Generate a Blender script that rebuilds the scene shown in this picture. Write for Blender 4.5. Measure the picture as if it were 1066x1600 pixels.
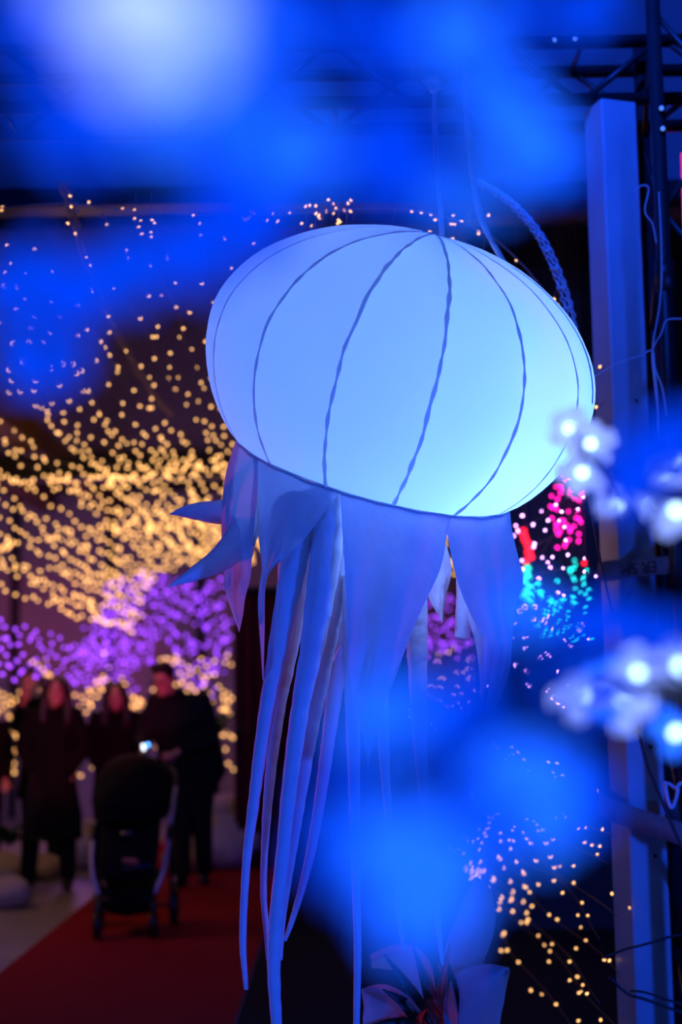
import bpy, math, random
from math import sin, cos, pi, radians, sqrt, atan, asin, acos, atan2
from mathutils import Vector, Matrix, noise
V = Vector
random.seed(11)
sc = bpy.context.scene
for o in list(bpy.data.objects):
    bpy.data.objects.remove(o)
COL = sc.collection

# ------------------------------------------------------------------ camera
FPX, CAMZ = 2220.0, 1.55
PITCH = atan(285 / FPX)
ROLL = radians(-0.8)
RC = Matrix.Rotation(pi / 2 + PITCH, 3, 'X') @ Matrix.Rotation(ROLL, 3, 'Z')
CAM = V((0, 0, CAMZ))
cd = bpy.data.cameras.new('camera')
cam = bpy.data.objects.new('camera', cd)
COL.objects.link(cam)
cam.matrix_world = Matrix.Translation(CAM) @ RC.to_4x4()
cd.sensor_fit = 'VERTICAL'
cd.sensor_height = 36.0
cd.sensor_width = 24.0
cd.lens = FPX / 1600 * 36
cd.clip_start = 0.02
cd.clip_end = 100
cd.dof.use_dof = True
cd.dof.focus_distance = 3.62
cd.dof.aperture_fstop = 1.75
sc.camera = cam
vs = sc.view_settings
vs.view_transform = 'Standard'
vs.look = 'None'
vs.exposure = 0.0
vs.gamma = 1.0
vs.use_curve_mapping = False
sc.cycles.sample_clamp_indirect = 3.0
sc.cycles.max_bounces = 6
sc.cycles.caustics_reflective = False
sc.cycles.caustics_refractive = False

# ------------------------------------------------------------------ world: a night hall, faint blue spill only
w = bpy.data.worlds.new('night')
sc.world = w
w.use_nodes = True
w.node_tree.nodes['Background'].inputs[0].default_value = (0.02, 0.05, 0.30, 1)
w.node_tree.nodes['Background'].inputs[1].default_value = 0.008


def lamp(name, kind, loc, power, color, radius=0.1, target=None, angle=60, blend=0.5):
    ld = bpy.data.lights.new(name, kind)
    ld.energy = power
    ld.color = color
    ld.shadow_soft_size = radius
    o = bpy.data.objects.new(name, ld)
    COL.objects.link(o)
    o.location = loc
    if kind == 'SPOT':
        ld.spot_size = radians(angle)
        ld.spot_blend = blend
        o.rotation_euler = (V(target) - V(loc)).to_track_quat('-Z', 'Y').to_euler()
    return o


BLUE = (0.006, 0.075, 1.0)
# red and magenta floods, plus blue spots and glows added to brighten the scene
lamp('blue_fill', 'SPOT', (-2.6, 0.9, 3.0), 125, BLUE, 0.15, (0.5, 4.4, 2.2), 75)  # blue spots are unseen fills added to light lantern, post and fascia
lamp('blue_fill', 'SPOT', (2.4, 2.2, 1.2), 230, BLUE, 0.15, (0.6, 4.4, 1.3), 85)
lamp('blue_fill', 'SPOT', (-0.9, 1.6, 0.5), 75, (0.025, 0.12, 1.0), 0.15, (0.05, 3.6, 1.6), 70)
lamp('blue_fill', 'SPOT', (0.3, 3.2, 4.9), 480, BLUE, 0.15, (0.0, 7.0, 4.2), 110)
lamp('magenta_flood', 'SPOT', (-1.9, 5.2, 1.3), 60, (1.0, 0.05, 0.45), 0.15, (-0.1, 3.6, 1.5), 70)
lamp('red_flood', 'SPOT', (-0.75, 6.0, 1.75), 700, (1.0, 0.03, 0.13), 0.1, (-1.85, 10.3, 1.62), 19)
lamp('red_flood', 'SPOT', (-1.0, 8.0, 4.6), 5, (1.0, 0.10, 0.06), 0.2, (-1.2, 9.6, 0.0), 60)
lamp('warm_glow', 'POINT', (-2.2, 12.5, 2.7), 9, (1.0, 0.55, 0.25), 0.4)  # added points giving the warm strings' light to floor and beams
lamp('warm_glow', 'POINT', (-3.6, 9.5, 2.5), 42, (1.0, 0.50, 0.22), 0.4)
lamp('purple_glow', 'POINT', (-3.0, 16.0, 2.0), 22, (0.55, 0.16, 1.0), 0.4)  # added points throwing purple on the far wall
lamp('purple_glow', 'POINT', (-4.6, 15.5, 3.0), 20, (0.55, 0.22, 0.9), 0.4)


# ------------------------------------------------------------------ pixel helpers (reference frame 1066 x 1600)
def ray(px, py):
    return RC @ V(((px - 533) / FPX, -(py - 800) / FPX, -1.0))


def P(px, py, Y):
    d = ray(px, py)
    return CAM + d * (Y / d.y)


def G(px, py, z=0.0):
    d = ray(px, py)
    return CAM + d * ((z - CAMZ) / d.z)


def project(p):
    c = RC.transposed() @ (V(p) - CAM)
    if c.z > -0.05:
        return None
    return 533 + FPX * c.x / -c.z, 800 - FPX * c.y / -c.z, -c.z


def mpp(p):
    """metres per pixel at a point"""
    return -(RC.transposed() @ (V(p) - CAM)).z / FPX


# ------------------------------------------------------------------ materials
MATS = {}


def mat(name, col, rough=0.6, metal=0.0, var=0.15, scale=12.0, bump=0.0, emit=None, estr=0.0, spec=0.5, transl=0.0, tcol=None):
    if name in MATS:
        return MATS[name]
    m = bpy.data.materials.new(name)
    m.use_nodes = True
    nt = m.node_tree
    b = nt.nodes['Principled BSDF']
    b.inputs['Roughness'].default_value = rough
    b.inputs['Metallic'].default_value = metal
    b.inputs['Specular IOR Level'].default_value = spec
    tc = nt.nodes.new('ShaderNodeTexCoord')
    nz = nt.nodes.new('ShaderNodeTexNoise')
    nz.inputs['Scale'].default_value = scale
    nz.inputs['Detail'].default_value = 4
    nt.links.new(tc.outputs['Object'], nz.inputs['Vector'])
    mx = nt.nodes.new('ShaderNodeMix')
    mx.data_type = 'RGBA'
    mx.inputs['A'].default_value = (*[c * (1 - var) for c in col], 1)
    mx.inputs['B'].default_value = (*[min(1, c * (1 + var)) for c in col], 1)
    nt.links.new(nz.outputs['Fac'], mx.inputs['Factor'])
    nt.links.new(mx.outputs['Result'], b.inputs['Base Color'])
    if bump:
        bp = nt.nodes.new('ShaderNodeBump')
        bp.inputs['Strength'].default_value = bump
        bp.inputs['Distance'].default_value = 0.01
        nt.links.new(nz.outputs['Fac'], bp.inputs['Height'])
        nt.links.new(bp.outputs['Normal'], b.inputs['Normal'])
    if emit:
        b.inputs['Emission Color'].default_value = (*emit, 1)
        b.inputs['Emission Strength'].default_value = estr
        m.cycles.emission_sampling = 'NONE'
    if transl:
        out = nt.nodes['Material Output']
        t = nt.nodes.new('ShaderNodeBsdfTranslucent')
        t.inputs['Color'].default_value = (*(tcol or col), 1)
        ms = nt.nodes.new('ShaderNodeMixShader')
        ms.inputs[0].default_value = transl
        nt.links.new(b.outputs[0], ms.inputs[1])
        nt.links.new(t.outputs[0], ms.inputs[2])
        nt.links.new(ms.outputs[0], out.inputs['Surface'])
    MATS[name] = m
    return m


M_LANTERN = mat('lantern_fabric', (0.80, 0.82, 0.85), 0.9, var=0.05, scale=6, bump=0.1, transl=0.62, spec=0.1)
M_SEAM = mat('seam_tape', (0.60, 0.64, 0.72), 0.9, var=0.15, scale=30, transl=0.42, spec=0.1)
M_SKIRT = mat('skirt_fabric', (0.78, 0.78, 0.82), 0.9, var=0.10, scale=14, bump=0.9, transl=0.15, spec=0.1)
M_TENT = mat('tentacle_fabric', (0.74, 0.76, 0.82), 0.9, var=0.10, scale=25, bump=0.5, transl=0.12, spec=0.1)
M_STRAP = mat('white_strap', (0.75, 0.76, 0.80), 0.8, var=0.2, scale=40, bump=0.3)
M_BLACKM = mat('black_metal', (0.018, 0.018, 0.022), 0.42, 0.0, var=0.3, scale=9)
M_CABLE = mat('black_cable', (0.012, 0.012, 0.014), 0.5, var=0.2)
M_PALEC = mat('pale_cable', (0.62, 0.64, 0.72), 0.5, var=0.2)
M_POST = mat('painted_timber', (0.42, 0.43, 0.48), 0.32, var=0.16, scale=5, bump=0.15)
M_WEB = mat('ratchet_webbing', (0.16, 0.17, 0.20), 0.7, var=0.25, scale=60, bump=0.2)
M_INK = mat('printed_ink', (0.01, 0.01, 0.015), 0.7)
M_CONC = mat('concrete', (0.30, 0.26, 0.24), 0.42, var=0.25, scale=2.5, bump=0.08)
M_CARPET = mat('red_carpet', (0.30, 0.010, 0.014), 0.95, var=0.25, scale=60, bump=0.4, spec=0.1)
M_DARKFL = mat('unlit_floor_and_soil', (0.012, 0.012, 0.014), 0.95, var=0.3, spec=0.1)  # black puts the floor's shade into the colour; also colours planter soil
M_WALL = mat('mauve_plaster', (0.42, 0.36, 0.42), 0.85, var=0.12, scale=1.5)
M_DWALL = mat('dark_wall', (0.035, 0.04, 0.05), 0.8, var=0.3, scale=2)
M_ROOF = mat('grey_roof_panel', (0.25, 0.28, 0.32), 0.7, var=0.15, scale=2)
M_WOOD = mat('brown_beam', (0.22, 0.10, 0.055), 0.7, var=0.3, scale=8, bump=0.2)
M_WIRE = mat('copper_wire', (0.30, 0.15, 0.10), 0.5, var=0.2)
M_SOCK = mat('bulb_socket', (0.20, 0.13, 0.08), 0.5, var=0.2)


def emitter(name, col, k):
    return mat(name, tuple(0.8 * c for c in col), 0.4, var=0.0, emit=col, estr=k)


E_WARM = emitter('warm_led', (1.0, 0.49, 0.15), 2.9)
E_PURP = emitter('purple_led', (0.33, 0.06, 1.0), 2.5)
E_PINK = emitter('pink_led', (0.75, 0.35, 1.0), 9)
E_MAG = emitter('magenta_led', (1.0, 0.01, 0.40), 6)
E_RED = emitter('red_led', (1.0, 0.01, 0.03), 4)
E_GREEN = emitter('green_led', (0.03, 0.80, 0.40), 3)
E_TURQ = emitter('turquoise_led', (0.01, 0.62, 0.60), 6)
E_WHITE = emitter('white_led', (0.75, 0.9, 1.0), 3.5)
E_BLUE = emitter('blue_led', (0.05, 0.30, 1.0), 9)
E_AMBER = emitter('amber_led', (1.0, 0.35, 0.05), 4)


# ------------------------------------------------------------------ mesh builder
ORG = {}


class MB:
    def __init__(self):
        self.v, self.f, self.mi = [], [], []

    def add(self, vs_, fs, mi=0):
        n = len(self.v)
        self.v += [V(p) for p in vs_]
        self.f += [tuple(i + n for i in f) for f in fs]
        self.mi += [mi] * len(fs)
        return self

    def box(self, c, s, rot=None, mi=0):
        c = V(c)
        R = rot if rot is not None else Matrix.Identity(3)
        p = [c + R @ V((x * s[0] / 2, y * s[1] / 2, z * s[2] / 2)) for x in (-1, 1) for y in (-1, 1) for z in (-1, 1)]
        return self.add(p, [(0, 1, 3, 2), (4, 6, 7, 5), (0, 4, 5, 1), (2, 3, 7, 6), (0, 2, 6, 4), (1, 5, 7, 3)], mi)

    def loft(self, rings, mi=0, cap=True, close=True):
        n = len(rings[0])
        vs_ = [p for r in rings for p in r]
        fs = []
        for i in range(len(rings) - 1):
            for j in range(n if close else n - 1):
                k = (j + 1) % n
                fs.append((i * n + j, i * n + k, (i + 1) * n + k, (i + 1) * n + j))
        if cap:
            fs.append(tuple(range(n))[::-1])
            fs.append(tuple((len(rings) - 1) * n + j for j in range(n)))
        return self.add(vs_, fs, mi)

    def tube(self, path, rad, n=8, mi=0, flat=None, cap=True):
        """rad: number or list; flat: (ratio, normal hint) squashes the section"""
        path = [V(p) for p in path]
        if not isinstance(rad, (list, tuple)):
            rad = [rad] * len(path)
        rings = []
        up = None
        for i, p in enumerate(path):
            t = (path[min(i + 1, len(path) - 1)] - path[max(i - 1, 0)])
            t = t.normalized() if t.length > 1e-9 else V((0, 0, 1))
            if up is None:
                up = V((0, 0, 1)) if abs(t.z) < 0.9 else V((0, -1, 0))
            up = (up - t * up.dot(t))
            up = up.normalized() if up.length > 1e-6 else t.orthogonal().normalized()
            sd = t.cross(up)
            a, b = 1.0, 1.0
            if flat:
                b = flat
            rings.append([p + (sd * cos(2 * pi * j / n) * a + up * sin(2 * pi * j / n) * b) * rad[i] for j in range(n)])
        return self.loft(rings, mi, cap)

    def ball(self, c, r, nu=12, nv=8, rot=None, mi=0):
        c = V(c)
        if not isinstance(r, (list, tuple)):
            r = (r, r, r)
        R = rot if rot is not None else Matrix.Identity(3)
        vs_ = [c + R @ V((0, 0, r[2]))]
        for i in range(1, nv):
            a = pi * i / nv
            for j in range(nu):
                b = 2 * pi * j / nu
                vs_.append(c + R @ V((r[0] * sin(a) * cos(b), r[1] * sin(a) * sin(b), r[2] * cos(a))))
        vs_.append(c + R @ V((0, 0, -r[2])))
        fs = [(0, 1 + j, 1 + (j + 1) % nu) for j in range(nu)]
        for i in range(nv - 2):
            for j in range(nu):
                k = (j + 1) % nu
                fs.append((1 + i * nu + j, 1 + (i + 1) * nu + j, 1 + (i + 1) * nu + k, 1 + i * nu + k))
        L = len(vs_) - 1
        fs += [(L, 1 + (nv - 2) * nu + (j + 1) % nu, 1 + (nv - 2) * nu + j) for j in range(nu)]
        return self.add(vs_, fs, mi)

    def grid(self, rows, mi=0):
        n = len(rows[0])
        vs_ = [p for r in rows for p in r]
        fs = [(i * n + j, i * n + j + 1, (i + 1) * n + j + 1, (i + 1) * n + j) for i in range(len(rows) - 1) for j in range(n - 1)]
        return self.add(vs_, fs, mi)

    def mesh(self, name, mats, off=None, smooth=True):
        me = bpy.data.meshes.new(name)
        vv = [(p - off)[:] for p in self.v] if off is not None else [p[:] for p in self.v]
        me.from_pydata(vv, [], self.f)
        if not isinstance(mats, (list, tuple)):
            mats = [mats]
        for m in mats:
            me.materials.append(m)
        if len(mats) > 1:
            me.polygons.foreach_set('material_index', self.mi)
        if smooth:
            me.polygons.foreach_set('use_smooth', [True] * len(me.polygons))
        me.update()
        return me

    def build(self, name, mats, parent=None, smooth=True, origin=None):
        if parent is not None:
            off = ORG[parent.name]
        else:
            off = V(origin) if origin is not None else V((0, 0, 0))
        o = bpy.data.objects.new(name, self.mesh(name, mats, off, smooth))
        COL.objects.link(o)
        if parent is not None:
            o.parent = parent
        else:
            o.location = off
        ORG[o.name] = off
        return o


def tag(o, label=None, cat=None, group=None, kind=None):
    if label:
        o['label'] = label
    if cat:
        o['category'] = cat
    if group:
        o['group'] = group
    if kind:
        o['kind'] = kind
    return o


def thing(name, loc, label, cat, group=None):
    o = bpy.data.objects.new(name, None)
    COL.objects.link(o)
    o.location = loc
    o.empty_display_size = 0.05
    ORG[o.name] = V(loc)
    return tag(o, label, cat, group)


def crom(pts, n):
    """Catmull-Rom through tuples of equal length, n samples per span"""
    out = []
    k = len(pts)
    for i in range(k - 1):
        p0, p1, p2, p3 = pts[max(i - 1, 0)], pts[i], pts[i + 1], pts[min(i + 2, k - 1)]
        for s in range(n):
            t = s / n
            out.append(tuple(0.5 * (2 * b + (c - a) * t + (2 * a - 5 * b + 4 * c - d) * t * t + (3 * b - a - 3 * c + d) * t ** 3)
                             for a, b, c, d in zip(p0, p1, p2, p3)))
    out.append(tuple(pts[-1]))
    return out


def structure(o, label=None):
    o['kind'] = 'structure'
    if label:
        o['label'] = label
    return o


# ================================================================== the hall
cl = G(100, 1441).x
cr = G(366, 1600).x
structure(MB().box((-1, 10, -0.05), (16, 30, 0.1)).build('floor', M_CONC, smooth=False), 'brownish concrete floor beside the red carpet')
carpet = MB().box(((cl + cr) / 2, 12, 0.006), (cr - cl, 24, 0.012)).build('carpet_runner', M_CARPET, smooth=False)
tag(carpet, 'long red carpet runner laid down the light tunnel', 'carpet')
shade_sheet = MB().box(((cr + 5) / 2 + 0.01, 9.5, 0.005), (5 - cr, 21, 0.010)).build('unlit_floor_sheet', M_DARKFL, smooth=False)  # black sheet added where the grey floor lies unlit
tag(shade_sheet, 'black sheet painting the unlit floor beside the red carpet', 'cloth')

# far wall with vertical panel joints, side walls, roof
WB = 19.0
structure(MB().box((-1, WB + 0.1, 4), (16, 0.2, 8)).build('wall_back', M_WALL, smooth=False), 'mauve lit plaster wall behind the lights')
wb = bpy.data.objects['wall_back']
for i, x in enumerate([-6.6, -5.2, -4.37, -3.1, -1.9, -0.6, 0.8, 2.2]):
    o = MB().box((x, WB - 0.03, 2.2), (0.12, 0.06, 4.4)).build('trim_%d' % (i + 1), M_DWALL, smooth=False)
    structure(o, 'dark upright batten on the mauve wall')
structure(MB().box((-1, WB - 0.06, 4.55), (16, 0.12, 0.5)).build('trim_9', M_DWALL, smooth=False), 'dark horizontal rail high on the mauve wall')
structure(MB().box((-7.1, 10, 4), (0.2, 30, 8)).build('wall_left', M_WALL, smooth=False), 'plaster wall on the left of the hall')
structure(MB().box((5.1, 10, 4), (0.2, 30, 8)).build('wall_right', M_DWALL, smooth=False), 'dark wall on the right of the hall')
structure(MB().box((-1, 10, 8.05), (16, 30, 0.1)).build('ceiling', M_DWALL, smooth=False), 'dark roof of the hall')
# fascia panels over the walkway, dim blue
fz = P(700, 292, 7.2).z
structure(MB().box((0.4, 7.3, (fz + 8) / 2), (5.6, 0.1, 8 - fz)).build('trim_10', M_ROOF, smooth=False), 'dim grey fascia panel above the truss')
structure(MB().box((0.4, 7.24, fz - 0.04), (5.6, 0.16, 0.10)).build('trim_11', M_BLACKM, smooth=False), 'dark lower edge of the fascia panel')
# dark panelled partition behind the post
structure(MB().box((2.2, 9.6, 2.6), (2.6, 0.1, 5.2)).build('wall_partition', M_DWALL, smooth=False), 'dark partition behind the light arch')
zb = P(850, 330, 9.4).z
structure(MB().box((2.0, 9.45, zb), (2.2, 0.14, 0.11)).build('trim_12', M_WALL, smooth=False), 'pale rail across the dark partition')
structure(MB().box((2.0, 9.47, zb + 0.16), (2.2, 0.10, 0.12)).build('trim_13', M_BLACKM, smooth=False), 'black rail across the dark partition')
structure(MB().box((2.0, 9.47, zb - 0.30), (2.2, 0.10, 0.14)).build('trim_14', M_BLACKM, smooth=False), 'lower black rail across the dark partition')

# roof beams along the tunnel on the left
BG = 'brown beams above the light canopy'
for x, z in ((-3.0, 4.05), (-3.9, 4.15), (-4.9, 4.25)):
    o = MB().box((x, 12.5, z), (0.22, 12.6, 0.24)).build('roof_beam', M_WOOD, smooth=False)
    structure(o, 'brown timber roof beam running above the light canopy')
o = MB().box((-3.4, 13.6, 3.75), (5.6, 0.22, 0.22)).build('roof_beam', M_BLACKM, smooth=False)
structure(o, 'black cross beam under the brown roof beams')

# ================================================================== truss over the walkway and its tower
tz = P(760, 158, 4.9).z
tz2 = tz + 0.22
tr = thing('lighting_truss', (0, 5.0, tz), 'black box truss spanning the hall above the jellyfish lantern', 'truss')
for (y, z) in ((4.9, tz), (5.15, tz), (4.9, tz2), (5.15, tz2)):
    MB().tube([(-4.0, y, z), (1.6, y, z)], 0.024, 12).build('chord', M_BLACKM, tr)
x = -3.9
k = 0
while x < 1.4:
    for y in (4.9, 5.15):
        a, b = (tz, tz2) if (k + (y > 5)) % 2 == 0 else (tz2, tz)
        MB().tube([(x, y, a), (x + 0.27, y, b)], 0.012, 8).build('brace', M_BLACKM, tr)
    MB().tube([(x, 4.9, tz if k % 2 else tz2), (x, 5.15, tz if k % 2 else tz2)], 0.010, 8).build('brace', M_BLACKM, tr)
    x += 0.30
    k += 1
tx = P(1044, 600, 4.72).x
tw = thing('truss_tower', (tx, 4.8, 0), 'black tubular truss tower standing beside the pale post', 'tower')
for (dx, y) in ((-0.0, 4.70), (0.02, 5.02), (0.28, 4.70), (0.28, 5.02)):
    MB().tube([(tx + dx, y, 0.02), (tx + dx, y, 3.95)], 0.026, 12).build('upright', M_BLACKM, tw)
MB().box((tx + 0.13, 4.86, 0.01), (0.5, 0.5, 0.02)).build('base_plate', M_BLACKM, tw, smooth=False)
z = 0.3
k = 0
while z < 3.6:
    for (xa, ya, xb, yb) in ((0, 4.7, 0.28, 4.7), (0, 4.7, 0.02, 5.02), (0.28, 4.7, 0.28, 5.02)):
        if k % 2:
            xa, ya, xb, yb = xb, yb, xa, ya
        MB().tube([(tx + xa, ya, z), (tx + xb, yb, z + 0.36)], 0.010, 8).build('brace', M_BLACKM, tw)
    z += 0.36
    k += 1
for z in (2.35, 2.95):
    MB().tube([(tx, 4.70, z - 0.05), (tx, 4.70, z + 0.05)], 0.034, 12).build('coupler', M_BLACKM, tw)

# ================================================================== timber post with straps
PA = radians(17)
PR = Matrix.Rotation(PA, 3, 'Z')
PW = 0.14
# front-left vertical edge passes px 962 at y 700
e0 = P(961, 700, 4.83)
pc = V((e0.x, e0.y, 0)) + PR @ V((PW / 2, PW / 2, 0))
post = thing('timber_post', (pc.x, pc.y, 0), 'pale square timber post bathed in blue light beside the truss tower', 'post')
mb = MB()
h = tz - 0.026
cs = 0.006
q = [(-1, -1), (1, -1), (1, 1), (-1, 1)]
ring = []
for i, (a, b) in enumerate(q):
    s = PW / 2
    d1 = q[(i - 1) % 4]
    d2 = q[(i + 1) % 4]
    ring.append((a * s + (d1[0] - a) / 2 * cs, b * s + (d1[1] - b) / 2 * cs))
    ring.append((a * s + (d2[0] - a) / 2 * cs, b * s + (d2[1] - b) / 2 * cs))
rings = []
for i in range(9):
    z = h * i / 8
    rings.append([pc + PR @ V((a, b, 0)) + V((0, 0, z)) for a, b in ring])
mb.loft(rings)
mb.build('shaft', M_POST, post, smooth=False)
for z in (0.42, 1.0, 1.36, 2.55):
    MB().tube([pc + PR @ V((0.02, -PW / 2 + 0.001, 0)) + V((0, 0, z)), pc + PR @ V((0.02, -PW / 2 - 0.003, 0)) + V((0, 0, z))], 0.006, 10).build('knot', M_INK, post)

# webbing straps round the post and the tower
cx2 = tx + 0.06


def band(name, zc, width, label, cat, tilt=0.0, grow=0.0):
    """a closed webbing loop round post and tower upright"""
    pts = []
    A = pc
    B = V((tx + 0.02, 4.78, 0))
    rA, rB = PW * 0.72 + grow, 0.09 + grow
    ax = (B - A)
    L = ax.length
    ax.normalize()
    n = V((ax.y, -ax.x, 0))
    for i in range(13):
        a = pi / 2 + pi * i / 12
        pts.append(A + ax * cos(a) * rA + n * sin(a) * rA)
    for i in range(13):
        a = -pi / 2 + pi * i / 12
        pts.append(B + ax * cos(a) * rB + n * sin(a) * rB)
    rings = []
    for p in pts:
        cen = (A + B) / 2
        z = zc + tilt * (p - cen).dot(ax) / L
        d = (p - cen).normalized() * 0.0015
        rings.append([p + d + V((0, 0, z - width / 2)), p + d + V((0, 0, z + width / 2)), p - d + V((0, 0, z + width / 2)), p - d + V((0, 0, z - width / 2))])
    rings.append(rings[0])
    o = MB().loft(rings, cap=False).build(name, M_WEB, None, origin=(pc.x, pc.y, zc))
    tag(o, label, cat)
    return o, n, ax


zs = P(990, 884, 4.7).z
st, nrm, axv = band('ratchet_strap', zs, 0.062, 'printed grey webbing strap wrapped high on the timber post', 'strap')
band('ratchet_strap', P(1010, 1133, 4.7).z, 0.05, 'plain grey webbing strap at mid height of the timber post', 'strap', 0.02)
band('ratchet_strap', P(1000, 1290, 4.6).z, 0.075, 'wide sagging webbing loop low around post and tower', 'strap', -0.05, 0.03)
# printed letters, upside down on the strap: ER SMI
fc = bpy.data.curves.new('lettering', 'FONT')
fc.body = 'ER SMI'
fc.size = 0.056
fc.align_x = 'CENTER'
fc.align_y = 'CENTER'
fc.extrude = 0.0006
fc.materials.append(M_INK)
fo = bpy.data.objects.new('lettering_curve', fc)
COL.objects.link(fo)
bpy.context.view_layer.update()
fme = bpy.data.meshes.new_from_object(fo.evaluated_get(bpy.context.evaluated_depsgraph_get()))
bpy.data.objects.remove(fo)
ft = bpy.data.objects.new('lettering', fme)
COL.objects.link(ft)
nf = nrm if nrm.y < 0 else -nrm
pf = (pc + V((tx + 0.02, 4.78, 0))) / 2 + nf * (PW * 0.72 * 0.5 + 0.09 * 0.5 + 0.004)
zax = nf.normalized()
xax = V((0, 0, 1)).cross(zax)
R = Matrix((xax, V((0, 0, 1)), zax)).transposed() @ Matrix.Rotation(pi, 3, 'Z')
ft.parent = st
ft.matrix_local = Matrix.Translation(V((pf.x, pf.y, zs)) - ORG[st.name]) @ R.to_4x4()

# cables round the post and tower


def pxpath(pts, Y, n=6):
    """pts: (px, py[, Y])"""
    q = [(p[0], p[1], p[2] if len(p) > 2 else Y) for p in pts]
    return [P(a, b, c) for a, b, c in crom(q, n)]


def cable(name, pts, Y, r, m, label, cat='cable', group=None, n=6):
    pp = pxpath(pts, Y, n)
    o = MB().tube(pp, r, 6).build(name, m, None, origin=pp[-1])
    return tag(o, label, cat, group)


cable('power_cable', [(876, 560), (893, 640), (915, 740), (930, 830), (944, 900), (958, 960)], 4.2, 0.0035, M_CABLE, 'thin black cable slanting down from behind the lantern to the post')
cable('power_cable', [(995, 1130), (1010, 1190), (1030, 1240), (1055, 1300), (1075, 1345)], 4.4, 0.005, M_CABLE, 'black twin cable slanting across the post above the wide strap')
cable('power_cable', [(943, 1497), (975, 1484), (1010, 1475), (1050, 1463), (1080, 1458)], 4.45, 0.004, M_CABLE, 'black cable pulled almost level across the foot of the post')
cable('power_cable', [(952, 1526), (980, 1552), (1010, 1562), (1060, 1580), (1090, 1590)], 4.45, 0.005, M_CABLE, 'lower black cable drooping across the foot of the post')
cable('power_cable', [(985, 1548), (1010, 1551), (1055, 1566), (1090, 1574)], 4.44, 0.004, M_CABLE, 'upper of the two drooping black cables at the post foot')
HG = 'pale wires tangled beside the truss tower'
for pts, lb in (([(1030, 300), (1034, 400), (1032, 470), (1020, 545), (1026, 600), (1030, 660), (1034, 700), (1036, 760)], 'pale blue wire hanging straight down along the truss tower'),
                ([(1066, 498), (1042, 500), (1034, 520), (1020, 548), (1022, 590), (1028, 640), (1030, 680), (1040, 700)], 'pale blue wire looping in from the frame edge to the tower'),
                ([(925, 590), (965, 568), (1000, 556), (1020, 548), (1024, 575), (1036, 610), (1042, 650)], 'pale blue wire crossing from the post to the tower'),
                ([(990, 300), (1003, 290), (1014, 295), (1008, 330), (1020, 350), (1026, 380)], 'short pale wire hooked at the tower top'),
                ([(1000, 715), (1030, 690), (1050, 680), (1075, 676)], 'pale wire rising to the frame edge behind the blossoms')):
    cable('loose_wire', pts, 4.55, 0.0026, M_PALEC, lb, 'wire', HG)
cable('bent_cable', [(1038, 1222), (1048, 1226), (1056, 1232), (1064, 1224), (1080, 1222)], 4.5, 0.006, M_PALEC, 'thick pale cable bent in a shallow hook above the wide strap')
cable('bent_cable', [(1040, 1226), (1044, 1250), (1050, 1262), (1056, 1250), (1060, 1232)], 4.48, 0.006, M_PALEC, 'thick pale cable loop hanging beside the tower')
o = MB().tube([P(1072, 240, 5.3), P(1078, 420, 5.3)], 0.02, 10).build('magenta_edge', emitter('magenta_edge_glow', (1.0, 0.02, 0.35), 1.2), None, origin=P(1072, 420, 5.3))  # magenta light on an edge, put in as an emissive strip
tag(o, 'magenta lit edge behind the truss tower, its light put in as glow', 'lamp')
# tiny can lamps on the truss and tower
for px, py, Y, lb in ((867, 62, 4.86, 'small round blue lamp on the truss, the one further from the tower'), (899, 60, 4.86, 'small round blue lamp on the truss, the one nearer the tower'),
                      (1034, 169, 4.66, 'small round blue lamp clipped high on the tower'), (1036, 201, 4.66, 'small round blue lamp clipped lower on the tower')):
    c = P(px, py, Y)
    t = thing('clip_lamp', c, lb, 'lamp', 'small blue lamps on the truss')
    MB().tube([c + V((0, 0.006, 0)), c + V((0, 0.03, 0))], [0.010, 0.012], 10).build('housing', M_BLACKM, t)
    MB().ball(c, 0.008, 10, 6).build('lens', emitter('dim_blue_led', (0.1, 0.3, 1.0), 0.9), t)

# ================================================================== jellyfish lantern
JC = P(627, 570, 3.7)
JS = mpp(JC)
Dv = (JC - CAM).normalized()
rv = RC @ V((1, 0, 0))
rv = (rv - Dv * rv.dot(Dv)).normalized()
uv = rv.cross(Dv)
th, ph = radians(14.6), radians(7)
a0 = uv * cos(th) + rv * sin(th)
AX = (a0 * cos(ph) - Dv * sin(ph)).normalized()
E1 = (rv * cos(th) - uv * sin(th)).normalized()
E2 = AX.cross(E1)
if E2.dot(Dv) > 0:
    E2 = -E2
JA, JB, JL, JCUT = 301 * JS, 204 * JS, 256 * JS, 172 * JS
AEND = acos(-JCUT / JL)


def bell(phi, t, grow=0.0):
    """t 0 at pole .. 1 at rim"""
    a = radians(5) + (AEND - radians(5)) * t
    r = JA * sin(a)
    hgt = (JB if a < pi / 2 else JL) * cos(a)
    nr, nh = sin(a) / JA, cos(a) / (JB if a < pi / 2 else JL)
    L = sqrt(nr * nr + nh * nh)
    r += grow * nr / L
    hgt += grow * nh / L
    return JC + AX * hgt + (E1 * sin(phi) + E2 * cos(phi)) * r


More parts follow.
